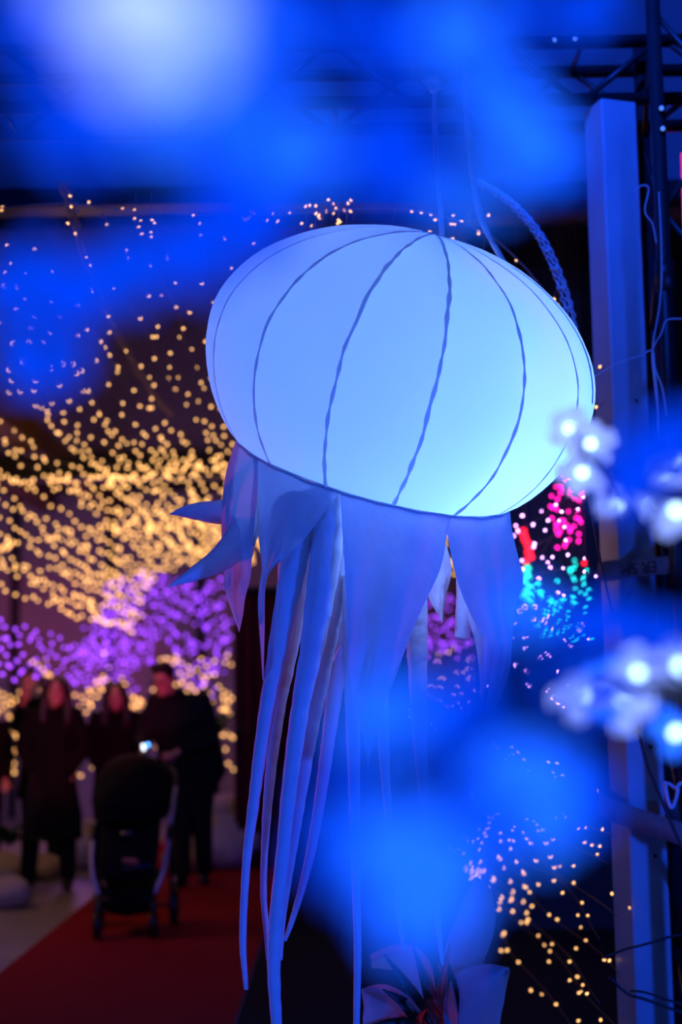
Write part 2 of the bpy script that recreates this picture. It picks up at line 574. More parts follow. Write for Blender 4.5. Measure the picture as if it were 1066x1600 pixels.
jelly = thing('jellyfish_lantern', JC - AX * JCUT, 'large glowing white fabric jellyfish lantern with skirt and long tentacles hanging by straps', 'lantern')
NG = 14
DPH = 2 * pi / NG
PH0 = radians(-15.5)
for k in range(NG):
    rows = []
    for i in range(29):
        t = i / 28
        row = []
        for j in range(11):
            s = j / 10
            phi = PH0 + (k + s) * DPH
            g = 0.011 * sin(pi * s) ** 0.7 * sin(pi * min(1, 0.08 + t * 0.92)) ** 0.5
            p = bell(phi, t, g)
            g2 = noise.noise(p * 9.0) * 0.003
            row.append(p + (p - JC).normalized() * g2)
        rows.append(row)
    MB().grid(rows).build('gore_panel', M_LANTERN, jelly)
for k in range(NG):
    rows = []
    phi = PH0 + k * DPH
    for i in range(61):
        t = i / 60
        p = bell(phi, t, 0.0035)
        a = radians(5) + (AEND - radians(5)) * t
        rr = max(JA * sin(a), 0.02)
        wob = noise.noise(V((k * 7.3, t * 11, 0))) * 0.004
        wd = 0.0036 + 0.0050 * abs(noise.noise(V((k * 3.1, t * 16, 5)))) + 0.0012 * sin(t * 90 + k)
        rows.append([bell(phi + (wob + x * wd) / rr, t, 0.0035 if x == 0 else 0.0022) for x in (-1, 0, 1)])
    MB().grid(rows).build('seam', M_SEAM, jelly)
# crown cap and rim hem
ring = [bell(2 * pi * i / 28, 0.0, 0.004) for i in range(28)]
top = JC + AX * (JB + 0.006)
mb = MB()
mb.loft([[top + (p - top) * 0.15 for p in ring], [top + (p - top) * 0.6 + AX * 0.001 for p in ring], ring], cap=True)
mb.build('crown_cap', M_SEAM, jelly)
hem = [bell(2 * pi * i / 84, 1.0, 0.002 + 0.002 * sin(i * 1.7)) for i in range(85)]
MB().tube(hem, 0.004, 6, cap=False).build('rim_hem', M_SEAM, jelly)
# hidden frame hoop and lamp inside
MB().tube([bell(2 * pi * i / 40, 1.0, -0.012) for i in range(41)], 0.004, 6, cap=False).build('frame_hoop', M_BLACKM, jelly)
LB = JC + E1 * 0.20 + E2 * 0.13 - AX * 0.07
MB().ball(LB + AX * 0.05, 0.02, 10, 8).build('lamp_holder', M_BLACKM, jelly)
MB().tube([LB + AX * 0.06, JC + AX * (JB - 0.002)], 0.004, 6).build('lamp_stem', M_BLACKM, jelly)
ll = lamp('lantern_bulb', 'POINT', LB, 21, (0.118, 0.29, 1.0), 0.045)
ll.parent = jelly
ll.location = LB - ORG[jelly.name]


def rimpx(px):
    """longitude on the near half of the rim under pixel column px"""
    best, bp = 1e9, 0
    for i in range(-90, 91):
        q = project(bell(radians(i), 1.0))
        if abs(q[0] - px) < best:
            best, bp = abs(q[0] - px), radians(i)
    return bp


def pennant(ph1, ph2, left, right, amp=0.012, folds=2.0, seed=0, dY=0.0, M=15, N=34, name='skirt_pennant'):
    """left/right: px curves below the rim; depth follows the rim, dY pushes the tips"""
    A, B = bell(ph1, 1.0), bell(ph2, 1.0)
    la = project(A)
    lb = project(B)
    L = crom([(la[0], la[1])] + list(left), 8)
    Rr = crom([(lb[0], lb[1])] + list(right), 8)

    def samp(c, t):
        f = t * (len(c) - 1)
        i = min(int(f), len(c) - 2)
        u = f - i
        return (c[i][0] * (1 - u) + c[i + 1][0] * u, c[i][1] * (1 - u) + c[i + 1][1] * u)
    rows = []
    for i in range(N + 1):
        t = i / N
        a, b = samp(L, t), samp(Rr, t)
        row = []
        for j in range(M + 1):
            s = j / M
            Ya, Yb = A.y, B.y
            y0 = Ya * (1 - s) + Yb * s
            p = P(a[0] * (1 - s) + b[0] * s, a[1] * (1 - s) + b[1] * s, y0 + dY * t)
            top_ = bell(ph1 + (ph2 - ph1) * s, 1.0)
            ch = P(la[0] * (1 - s) + lb[0] * s, la[1] * (1 - s) + lb[1] * s, y0)
            p += (top_ - ch) * (1 - t) ** 2
            fold = 1.5 * amp * sin(folds * 2 * pi * s + seed + t * 1.5) * min(1, t * 3) + 0.022 * noise.noise(V((s * 2.5 + seed, t * 5, seed))) * min(1, t * 3) \
                + 0.008 * noise.noise(V((s * 9 + seed, t * 9, seed + 9))) * min(1, t * 4)
            p += V((0, -1, 0)) * fold
            row.append(p)
        rows.append(row)
    return MB().grid(rows).build(name, M_SKIRT, jelly)


R_ = radians
# near pennants, in order round the rim
pennant(rimpx(366), rimpx(404), [(352, 745), (347, 820), (349, 890), (354, 930), (366, 965), (373, 986)], [(402, 780), (396, 850), (392, 900), (384, 935), (380, 965), (374, 988)], 0.006, 1, 1)
pennant(rimpx(395), rimpx(531), [(399, 770), (403, 830), (409, 885), (404, 930), (405, 985), (410, 1062)], [(520, 782), (478, 838), (448, 868), (417, 902), (414, 985), (412, 1063)], 0.010, 1.4, 2)
pennant(rimpx(532), rimpx(705), [(535, 830), (541, 930), (545, 1030), (552, 1090), (566, 1150), (574, 1192)], [(699, 835), (688, 890), (652, 968), (617, 1060), (597, 1110), (576, 1195)], 0.008, 1.3, 3)
pennant(rimpx(706), rimpx(800), [(699, 830), (718, 915), (748, 982), (772, 1015), (764, 1075), (757, 1128)], [(801, 835), (816, 905), (806, 948), (800, 1010), (792, 1065), (762, 1132)], 0.010, 1.6, 4)
# pennants seen between and behind them
pennant(R_(-100), R_(-70), [(376, 760), (372, 820), (380, 900)], [(402, 760), (404, 830), (384, 902)], 0.006, 1, 5, -0.02)
pennant(R_(-150), R_(-118), [(440, 840), (435, 930)], [(500, 850), (437, 935)], 0.008, 1, 6)
pennant(R_(175), R_(215), [(530, 860), (519, 950), (520, 1030)], [(560, 880), (548, 960), (522, 1034)], 0.008, 1, 7, -0.45)
pennant(R_(135), R_(172), [(640, 860), (668, 930), (690, 970)], [(700, 860), (698, 930), (692, 975)], 0.008, 1, 8)
pennant(R_(78), R_(128), [(720, 900), (745, 1010), (752, 1092)], [(795, 900), (778, 1010), (754, 1098)], 0.008, 1, 9)


def tentacle(pts, Y, name='tentacle', wr=0.05, n=14, seed=0, dY=0.0):
    """pts: px, py, width px"""
    q = crom([(p[0], p[1], p[2]) for p in pts], 10)
    path, rad = [], []
    for i, (a, b, c) in enumerate(q):
        t = i / (len(q) - 1)
        y = Y + dY * t
        p = P(a, b, y)
        path.append(p)
        rad.append(max(0.0012, c / 2 * mpp(p)) * (1 + wr * noise.noise(V((seed * 5.1, t * 26, 0))) + wr * 0.5 * sin(t * 150 + seed)))
    return MB().tube(path, rad, n).build(name, M_TENT, jelly)


tentacle([(478, 770, 46), (466, 850, 42), (450, 930, 38), (432, 1030, 31), (417, 1110, 25), (405, 1190, 21), (396, 1260, 18), (386, 1340, 14), (381, 1420, 12), (380, 1480, 11), (383, 1520, 9), (385, 1546, 7)], 3.52, seed=1)
tentacle([(492, 770, 38), (482, 850, 34), (468, 930, 32), (450, 1030, 26), (437, 1100, 21), (426, 1180, 18), (418, 1260, 15), (413, 1340, 11), (412, 1400, 10), (416, 1450, 9), (419, 1500, 6)], 3.66, seed=2)
tentacle([(522, 760, 54), (514, 830, 50), (502, 920, 46), (488, 1010, 38), (472, 1090, 30), (460, 1170, 27), (449, 1260, 23), (440, 1350, 21), (431, 1440, 22), (428, 1510, 21), (431, 1580, 18), (436, 1650, 14), (442, 1720, 8)], 3.50, seed=3)
tentacle([(540, 760, 48), (530, 860, 44), (518, 950, 38), (503, 1040, 33), (490, 1110, 28), (476, 1190, 25), (464, 1270, 21), (452, 1350, 17), (441, 1430, 13), (437, 1500, 9)], 3.60, seed=4)
tentacle([(545, 900, 34), (538, 980, 30), (526, 1060, 27), (514, 1150, 22), (503, 1230, 19), (490, 1310, 16), (474, 1380, 12), (456, 1440, 9), (445, 1470, 6)], 3.72, seed=5)
tentacle([(640, 780, 40), (647, 880, 38), (651, 960, 35), (653, 1050, 30), (656, 1140, 24), (662, 1230, 17), (671, 1320, 14), (681, 1400, 11), (687, 1460, 8), (692, 1508, 5)], 3.74, seed=6)
tentacle([(585, 900, 30), (592, 1000, 26), (597, 1100, 21), (601, 1190, 16), (606, 1260, 13), (616, 1350, 11), (625, 1430, 9), (631, 1486, 5)], 3.66, seed=7)
tentacle([(552, 900, 34), (550, 1000, 30), (551, 1100, 24), (553, 1200, 20), (555, 1300, 16), (557, 1400, 13), (559, 1480, 12), (558, 1560, 11), (556, 1660, 8)], 3.56, seed=8)
tentacle([(730, 830, 36), (728, 920, 30), (722, 1000, 24)], 3.86, seed=9)
# two short curled arms on the side
tentacle([(264, 917, 1.5), (280, 908, 11), (305, 896, 24), (335, 880, 36), (362, 858, 46), (382, 826, 50), (398, 786, 50), (420, 740, 46), (450, 715, 40)], 3.46, 'curled_arm', 0.02, 16, 11, 0.36)
tentacle([(266, 803, 1.5), (285, 800, 16), (310, 799, 29), (345, 800, 39), (385, 795, 46), (430, 770, 46), (470, 740, 40)], 3.78, 'curled_arm', 0.02, 16, 12)


def strap(pts, Y, wd, name, parent):
    """flat twisted ribbon with body"""
    q = crom([(p[0], p[1], p[2] if len(p) > 2 else 1.0) for p in pts], 8)
    rings = []
    for i, (a, b, tw) in enumerate(q):
        p = P(a, b, Y(i / (len(q) - 1)) if callable(Y) else Y)
        ww = wd * (0.55 + 0.45 * abs(tw))
        sx = V((1, 0.35 * sin(i * 0.8), 0)).normalized() * ww / 2
        d = V((0, 0.0022, 0))
        rings.append([p - sx - d, p + sx - d * 1.3, p + sx + d, p - sx + d * 1.3])
    return MB().loft(rings).build(name, M_STRAP, parent)


strap([(680, 110, .2), (679, 150, .5), (680, 200, 1), (683, 260, .9), (687, 310, .7), (690, 350, .9), (691, 376, .5)], 3.72, 0.016, 'hanging_strap', jelly)
strap([(728, 60, .6), (730, 175, .8), (734, 230, 1), (741, 290, .8), (750, 335, 1), (765, 370, .7), (782, 400, .9), (800, 428, .4)], lambda t: 3.72 - 0.02 * t, 0.018, 'hanging_strap', jelly)
# strap end lying over the bell to the right
seg = [bell(radians(a), t, 0.007) for a, t in [(75, 0.16), (75, 0.26), (74.5, 0.36), (74, 0.46), (73, 0.55), (72, 0.61)]]
qq = crom([tuple(p) for p in seg], 6)
rings = []
for i, p in enumerate(qq):
    p = V(p)
    nn = (p - JC).normalized()
    t = (V(qq[min(i + 1, len(qq) - 1)]) - V(qq[max(i - 1, 0)])).normalized()
    sx = t.cross(nn) * 0.008
    rings.append([p - sx, p + sx, p + sx - nn * 0.002, p - sx - nn * 0.002])
MB().loft(rings).build('tie_strap', M_STRAP, jelly)
# knotted bow at the top of the first strap
kb = P(678, 138, 3.72)
mb = MB()
mb.ball(kb, (0.014, 0.012, 0.016), 10, 8)
for a, L in ((-60, 0.05), (-35, 0.06), (-10, 0.055), (18, 0.06), (40, 0.05), (65, 0.045), (100, 0.04)):
    d = V((sin(radians(a)), -0.25, cos(radians(a))))
    sdv = V((cos(radians(a)), 0, -sin(radians(a))))
    rows = []
    for i in range(7):
        t = i / 6
        wdt = 0.010 * sin(pi * min(0.98, 0.15 + t * 0.85)) + 0.001
        c = kb + d * L * t * 0.75 + V((0, -0.012 * sin(pi * t), 0))
        rows.append([c - sdv * wdt, c + V((0, -0.004, 0)), c + sdv * wdt])
    mb.grid(rows)
mb.build('knotted_bow', M_STRAP, jelly)

# ================================================================== light tunnel
# arch section: right wall, flat top, left wall
XR, XL, ZT, RAD = 0.86, -2.45, 3.22, 0.75
Y0, Y1 = 4.7, 17.0


def arch(s):
    """metres along the arch, from the right foot up and over; returns x, z, total"""
    wr = ZT - RAD - 0.2
    arc = pi / 2 * RAD
    top = (XR - XL) - 2 * RAD
    if s < wr:
        return XR, 0.2 + s
    s -= wr
    if s < arc:
        a = s / RAD
        return XR - RAD + RAD * cos(a), ZT - RAD + RAD * sin(a)
    s -= arc
    if s < top:
        return XR - RAD - s, ZT
    s -= top
    if s < arc:
        a = s / RAD
        return XL + RAD - RAD * sin(a), ZT - RAD + RAD * cos(a)
    s -= arc
    return XL, ZT - RAD - s


SW = ZT - RAD - 0.2
SARC = pi / 2 * RAD
STOP = XR - XL - 2 * RAD
STOT = SW + 2 * SARC + STOP + 0.12


def bulb_mb(mb, c, r, d=None, nu=6, nv=4, sock=True):
    """lens (slot 0) on a small socket (slot 1)"""
    d = d if d is not None else V((0, 0, 1))
    q = d.to_track_quat('Z', 'Y').to_matrix()
    mb.ball(c, (r, r, r * 1.35), nu, nv, q, 0)
    if sock:
        mb.tube([c - d * r * 1.0, c - d * r * 3.0], [r * 0.75, r * 0.5], 5, 1)


def rdir():
    while True:
        d = V((random.uniform(-1, 1), random.uniform(-1, 1), random.uniform(-1, 1)))
        if 0.1 < d.length < 1:
            return d.normalized()


SINGLE = {}


def single_mesh(em, r):
    key = (em.name, round(r, 4))
    if key not in SINGLE:
        mb = MB()
        bulb_mb(mb, V((0, 0, 0)), r, None, 8, 6)
        SINGLE[key] = mb.mesh('bulb', [em, M_SOCK])
    return SINGLE[key]


PENDING = []       # (depth, in view, strand object, position, radius, emitter)


def brad(Y):
    return 0.0045 + 0.0100 * min(1, max(0, (Y - 5.5) / 8.0))


def add_strand(path, bulbs, em, name, label, group, wr=0.0018, cat='string lights', wn=3):
    root = thing(name, path[-1], label, cat, group)
    if name in ('light_drop', 'lamp_garland') and path[0].y > 6:
        path = [V((path[0].x, path[0].y, 8.0))] + list(path)      # lead wire up to the roof
    MB().tube(path, wr, wn).build('wire', M_WIRE, root)
    for b in bulbs:
        q = project(b[0])
        vis = q is not None and -5 < q[0] < 1071 and -5 < q[1] < 1605
        if vis and ((q[0] - 627) / 300) ** 2 + ((q[1] - 580) / 225) ** 2 < 1:
            vis = False
        PENDING.append([b[0].y, vis, root, b[0], b[1], em])
    return root


CG = 'warm light strands over the walkway'
s = 0.10
i = 0
while s < STOT:
    x, z = arch(s)
    on_r = s < SW
    em, lab, grp, y1 = E_WARM, 'warm white string of tiny lights running along the tunnel roof', CG, Y1
    step = 0.25
    if on_r:
        if z > 1.42:
            em, lab, grp, y1 = E_PINK, 'string of small pink violet lights on the tunnel side beside the post', 'pink light strands beside the post', 8.4
            step = 0.30
        else:
            lab, grp = 'warm white string of tiny lights low on the tunnel side near the post', 'warm light strands low beside the post'
            y1 = 11.0
    elif s > SW + 2 * SARC + STOP - 0.1:
        lab, grp = 'warm white string of tiny lights along the far tunnel side above the purple lights', 'warm light strands on the far tunnel side'
    if on_r and 1.30 < z < 1.55:
        s += 0.075
        continue
    ph_ = random.uniform(0, 6)
    sag = random.uniform(0.01, 0.07)
    jx, jz = random.uniform(-0.05, 0.05), random.uniform(-0.06, 0.06)
    ys = Y0 + random.uniform(-0.15, 0.25)
    if not on_r and s < SW + SARC:
        y1 = 11.0
    if not on_r and random.random() < 0.06 and s > SW + SARC:
        s += 0.075
        continue

    def pos(y):
        t = (y - Y0) / (Y1 - Y0)
        cx_ = XR if on_r else x
        return V((x + jx * sin(t * 9 + ph_) + 0.02 * sin(y * 3 + ph_), y, z + jz * sin(t * 7 + ph_) - sag * abs(sin(y * pi / 3.1 + ph_)) - (0.05 * t if not on_r else 0)))
    path = [pos(ys + (y1 - ys) * k / 26) for k in range(27)]
    bulbs = []
    y = ys + random.uniform(0.03, 0.2)
    while y < y1:
        r = brad(y)
        bulbs.append((pos(y) + rdir() * random.uniform(0.01, 0.08 if on_r else 0.035), r))
        y += step * random.uniform(0.6, 1.4) * (1.35 if y < 8.5 and not on_r else 1.0)
    add_strand(path, bulbs, em, 'light_strand', lab, grp)
    s += 0.092 * random.uniform(0.8, 1.2) * (1.0 if not on_r else 1.25)
    i += 1

# hoop strings across the tunnel, thick with bulbs
for Yh, nb, s0, s1, lab in ((4.72, 40, SW + SARC * 0.2, SW + SARC + STOP, 'bare looking cable with few lights across the tunnel mouth'),
                            (10.2, 170, SW + SARC + 0.6, SW + SARC + 3.6, 'dense cross string of warm lights sagging over the walkway'),
                            (13.2, 90, SW + SARC + 0.4, SW + SARC + 3.4, 'far cross string of warm lights behind the dense one')):
    def hp(s, Yh=Yh):
        x, z = arch(s)
        if Yh > 9:
            x, z = XR - RAD - (s - SW - SARC), ZT - 0.02 * (s - SW - SARC) ** 2
        return V((x, Yh + 0.03 * sin(s * 5), z + 0.02 - 0.05 * abs(sin(s * 2.1))))
    path = [hp(s0 + (s1 - s0) * k / 40) for k in range(41)]
    bulbs = []
    for k in range(nb):
        s = random.uniform(s0, s1)
        p = hp(s) + rdir() * random.uniform(0.01, 0.09 if Yh > 6 else 0.03)
        bulbs.append((p, brad(Yh)))
    add_strand(path, bulbs, E_WARM, 'light_strand', lab, None, 0.003)
# short drops under the mouth cable
for px, n in ((478, 3), (492, 3), (503, 2), (518, 4), (528, 4), (541, 3), (236, 3), (212, 4)):
    a = P(px, 300, 4.72)
    path = [a, a + V((0.002, 0, -0.08)), a + V((0, 0.002, -0.17))]
    bulbs = [(a + V((random.uniform(-0.02, 0.02), 0, -random.uniform(0.02, 0.17))), 0.0042) for k in range(n)]
    add_strand(path, bulbs, E_WARM, 'light_drop', 'short vertical light string hanging from the tunnel mouth cable', 'short drops at the tunnel mouth', 0.0015)

# bundled cable that rounds the arch corner beside the post
mb = MB()
mid = crom([(745, 284), (775, 300), (800, 318), (830, 350), (853, 386), (872, 430), (888, 480), (897, 530), (908, 570), (916, 640), (922, 720)], 8)
for st_ in range(5):
    pp = []
    for k, (a, b) in enumerate(mid):
        ang = k * 0.5 + st_ * 2 * pi / 5
        pp.append(P(a + 7 * cos(ang) + 2 * sin(k * 2.3), b + 4 * sin(ang), 4.68 + 0.012 * sin(ang)))
    mb.tube(pp, 0.0028, 5)
bc = mb.build('cable_bundle', M_PALEC, None, origin=P(922, 720, 4.68))
tag(bc, 'twisted bundle of pale light cables rounding the arch corner beside the post', 'cable bundle')
for k in range(3, len(mid) - 2, 5):
    a = P(mid[k][0], mid[k][1], 4.68)
    b = P(mid[k + 1][0], mid[k + 1][1], 4.68)
    MB().tube([a, a + (b - a) * 0.35], 0.017, 10).build('cable_tie', M_PALEC, bc)

# knotted strand bundle with stubby stalks, lavender brown, upper left
pp = pxpath([(98, 285, 4.7), (112, 330, 5.1), (132, 395, 5.6), (160, 470, 6.3), (195, 540, 7.2), (225, 595, 8.2), (268, 650, 9.6)], 5, 8)
t = thing('bare_strand', pp[0], 'thick unlit strand bundle with stubby sockets running into the tunnel', 'string lights')
for dx in (-0.012, 0.012, 0.0):
    MB().tube([p + V((dx, 0, 0.012 * sin(j * 0.9 + dx * 300))) for j, p in enumerate(pp)], 0.0045, 5).build('wire', M_WIRE, t)
for j in range(1, len(pp), 2):
    d = V((random.choice((-1, 1)) * 0.6, 0, random.uniform(0.2, 0.9))).normalized()
    MB().tube([pp[j], pp[j] + d * 0.035], [0.004, 0.003], 5).build('socket', M_WIRE, t)

# purple lights: along the far side and in swags across the end
PG = 'purple light strands along the tunnel side'
for k in range(7):
    z = 1.68 + 0.068 * k
    ph_ = random.uniform(0, 6)
    ys, y1 = 9.0, 17.0

    def pos(y):
        return V((XL - 0.02 + 0.03 * sin(y * 2 + ph_), y, z + 0.05 * sin(y * 1.3 + ph_ * 0.2) + 0.03 * sin(y * 3.1 + ph_)))
    path = [pos(ys + (y1 - ys) * j / 24) for j in range(25)]
    bulbs, y = [], ys
    while y < y1:
        bulbs.append((pos(y) + rdir() * 0.03, 0.014))
        y += random.uniform(0.22, 0.5)
    add_strand(path, bulbs, E_PURP, 'light_strand', 'purple string of lights along the far tunnel side', PG)
SG = 'purple light swags across the tunnel end'
for k in range(15):
    f = k / 14
    def sw(u, f=f):
        # u 0..1 left to right across px 190..356 at the far end; swags deepen to the right
        px = 165 - 50 * f + (192 + 50 * f) * u + 9 * sin(f * 40)
        base = 918 + 118 * f
        dip = (58 * f + 6) * (sin(pi * min(1, max(0, (u - 0.50) / 0.50))) ** 1.3) - 26 * (1 - f) * sin(pi * min(1, u / 0.6)) * 0.6
        return P(px, base + dip - 14 * u * (1 - f), 17.0 + 0.35 * sin(u * 7 + f * 5))
    path = [sw(j / 24) for j in range(25)]
    bulbs = [(sw(random.random()) + rdir() * random.uniform(0.01, 0.06), 0.015) for j in range(34)]
    add_strand(path, bulbs, E_PURP, 'light_swag', 'purple light string draped in a swag across the tunnel end', SG)
# warm lights low behind the people
WG = 'warm light strings hanging low behind the people'
for k in range(34):
    px = -12 + 11.2 * k
    y0 = 1055 + 25 * sin(k * 0.7) + random.uniform(-10, 20)
    if px > 250:
        y0 = 1030
    a, b = P(px, y0, 16.2), P(px + random.uniform(-8, 8), 1205, 16.2)
    path = [a + (b - a) * j / 6 + V((0.02 * sin(j * 2 + k), 0, 0)) for j in range(7)]
    bulbs = [(a + (b - a) * random.random() + rdir() * 0.06, 0.015) for j in range(15)]
    add_strand(path, bulbs, E_WARM, 'light_drop', 'warm light string hanging low behind the people', WG)
# purple and warm lights glimpsed through the skirt gap
for k in range(7):
    px = 664 + 12 * k
    a, b = P(px, 935, 16.5), P(px, 1030, 16.5)
    path = [a, (a + b) / 2, b]
    bulbs = [(a + (b - a) * random.random() + rdir() * 0.08, 0.016) for j in range(12)]
    add_strand(path, bulbs, E_PURP, 'light_drop', 'purple light string seen through the gap in the lantern skirt', 'purple strings seen through the skirt gap')
for k in range(6):
    px = 655 + 18 * k
    a, b = P(px, 1020, 15.5), P(px, 1130, 15.5)
    path = [a, (a + b) / 2, b]
    bulbs = [(a + (b - a) * random.random() + rdir() * 0.1, 0.009) for j in range(7)]
    add_strand(path, bulbs, E_WARM, 'light_drop', 'faint warm light string under the purple one behind the lantern', 'faint warm strings behind the lantern')

# coloured lights in the gap between bell and post
MGp = 'magenta light strings behind the bell'
for k in range(8):
    a = P(862 + 7 * k, 735 - 3 * k, 8.2)
    b = P(866 + 6 * k, 855 + random.uniform(-20, 10), 8.2)
    path = [a + (b - a) * j / 6 + V((0.02 * sin(j * 1.7 + k), 0, 0)) for j in range(7)]
    bulbs = [(a + (b - a) * random.random() + rdir() * 0.035, 0.008) for j in range(7)]
    add_strand(path, bulbs, E_MAG, 'light_drop', 'magenta light string hanging in the gap between bell and post', MGp)
for em, ya, yb, n, lb in ((E_RED, 826, 880, 8, 'string of round red lamps hanging just right of the lantern skirt'), (E_GREEN, 884, 945, 8, 'string of round green lamps hanging below the red ones')):
    a, b = P(822, ya, 8.9), P(826, yb, 8.9)
    path = [a, (a + b) / 2, b]
    bulbs = [(a + (b - a) * (j + 0.5) / n + V((random.uniform(-0.02, 0.02), 0, 0)), 0.018) for j in range(n)]
    add_strand(path, bulbs, em, 'lamp_garland', lb, None)
a, b = P(914, 868, 8.2), P(914, 880, 8.2)
add_strand([a, b], [(b, 0.012)], E_RED, 'lamp_garland', 'single red lamp hanging right beside the post', None)
TGp = 'turquoise light strings behind the post'
for k in range(9):
    px = (838, 846, 856, 866, 878, 888, 897, 906, 915)[k]
    ya = (925, 912, 930, 925, 905, 885, 882, 888, 895)[k]
    a = P(px, ya, 8.8)
    b = P(px + 4, 1000 - 4 * (k > 5), 8.8)
    path = [a, (a + b) / 2, b]
    bulbs = [(a + (b - a) * random.random() + rdir() * 0.035, 0.008) for j in range(8)]
    add_strand(path, bulbs, E_TURQ, 'light_drop', 'turquoise light string hanging low between lantern and post', TGp)

# the 300 bulbs that show largest become parts of their own, the rest one part per strand
PENDING.sort(key=lambda b: (not b[1], b[0]))
rest = {}
for k, (yy, vis, root, c, r, em) in enumerate(PENDING):
    if k < 300 and vis:
        o = bpy.data.objects.new('bulb', single_mesh(em, r))
        COL.objects.link(o)
        o.parent = root
        o.location = c - ORG[root.name]
        o.rotation_euler = rdir().to_track_quat('Z', 'Y').to_euler()
    else:
        rest.setdefault(root.name, (root, em, []))[2].append((c, r))
for root, em, lst in rest.values():
    mb = MB()
    for c, r in lst:
        bulb_mb(mb, c, r, rdir(), 6, 4, sock=c.y < 8)
    o = mb.build('bulbs', [em, M_SOCK], root)
    o['kind'] = 'stuff'

# ================================================================== blossom light tree close to the camera
M_BARK = mat('dark_bark', (0.05, 0.035, 0.03), 0.8, var=0.4, scale=40, bump=0.5)
M_PB = mat('petal_blue', (0.02, 0.10, 0.50), 0.6, var=0.1, emit=(0.0, 0.065, 1.0), estr=0.82, spec=0.2)  # LED light on the petals, weak to strong, put into colour and emission
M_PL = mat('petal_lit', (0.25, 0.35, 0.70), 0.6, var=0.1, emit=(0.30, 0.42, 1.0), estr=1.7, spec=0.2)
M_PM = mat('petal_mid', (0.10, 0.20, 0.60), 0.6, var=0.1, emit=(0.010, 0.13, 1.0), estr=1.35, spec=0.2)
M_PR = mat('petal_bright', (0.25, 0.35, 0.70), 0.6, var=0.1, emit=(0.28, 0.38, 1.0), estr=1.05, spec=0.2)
M_CORE = mat('blossom_led', (0.2, 0.3, 0.3), 0.4, var=0.0, emit=(0.62, 0.98, 1.0), estr=4.5)


def petal_mesh(m, name):
    rows = []
    for i in range(7):
        t = i / 6
        y = 0.003 + 0.0230 * t
        wd = 0.0088 * sin(pi * (0.10 + 0.72 * t)) ** 0.8
        row = []
        for x in (-1, -0.5, 0, 0.5, 1):
            yy = y
            if i == 6:
                yy -= 0.0035 * (1 - abs(x)) + 0.003 * (abs(x) == 1)
            row.append(V((x * wd, yy, 0.004 * t * t + 0.0025 * x * x + 0.004 * t)))
        rows.append(row)
    top = MB().grid(rows)
    bot = [[p - V((0, 0, 0.0008)) for p in r[::-1]] for r in rows]
    top.grid(bot)
    return top.mesh(name, m)


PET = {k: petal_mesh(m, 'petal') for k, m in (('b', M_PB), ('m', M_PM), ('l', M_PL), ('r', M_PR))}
mb = MB()
mb.ball(V((0, 0, 0.006)), (0.0038, 0.0038, 0.0055), 10, 8)
ME_CORE = mb.mesh('led', M_CORE)
mb = MB()
mb.tube([V((0, 0, -0.010)), V((0, 0, -0.003)), V((0, 0, 0.002))], [0.0022, 0.0045, 0.0030], 8)
ME_CALYX = mb.mesh('calyx', M_BARK)

tbase = V((1.0, 1.05, 0))
tree = thing('blossom_tree', tbase, 'artificial blossom tree with glowing blue light flowers, blurred close to the camera', 'light tree')
mb = MB()
mb.tube([tbase + V(p) for p in ((0, 0, 0), (0.01, 0, 0.5), (-0.01, 0.01, 1.0), (0.0, 0, 1.45), (-0.03, -0.02, 1.8), (-0.05, -0.05, 2.05))], [0.06, 0.05, 0.045, 0.04, 0.03, 0.02], 12)
mb.build('trunk', M_BARK, tree)
MB().tube([tbase, tbase + V((0, 0, 0.03))], [0.17, 0.15], 20).build('base_plate', M_BLACKM, tree)
limbs = [
    [tbase + V((-0.05, -0.05, 2.03)), P(1300, -330, 0.75), P(1000, -160, 0.62), P(760, -110, 0.52), P(520, -110, 0.44), P(300, -120, 0.38), P(60, -100, 0.38), P(-90, 60, 0.42)],
    [tbase + V((0, 0, 1.60)), P(1500, 900, 0.95), P(1150, 905, 0.80), P(1010, 935, 0.70), P(880, 1010, 0.62), P(780, 1120, 0.56), P(690, 1230, 0.50), P(600, 1330, 0.48)],
    [tbase + V((0, 0, 1.62)), P(1400, 790, 1.2), P(1130, 770, 1.25), P(1040, 775, 1.30), P(960, 735, 1.38), P(915, 712, 1.42)],
    [tbase + V((0, 0, 1.40)), P(1400, 1120, 1.15), P(1130, 1085, 1.15), P(1050, 1075, 1.14), P(975, 1075, 1.13), P(915, 1095, 1.12)],
]
LP = []
for L in limbs:
    q = [V(p) for p in crom([tuple(p) for p in L], 6)]
    n = len(q)
    MB().tube(q, [0.010 * (1 - k / n) + 0.0022 for k in range(n)], 8).build('limb', M_BARK, tree)
    LP.append(q)

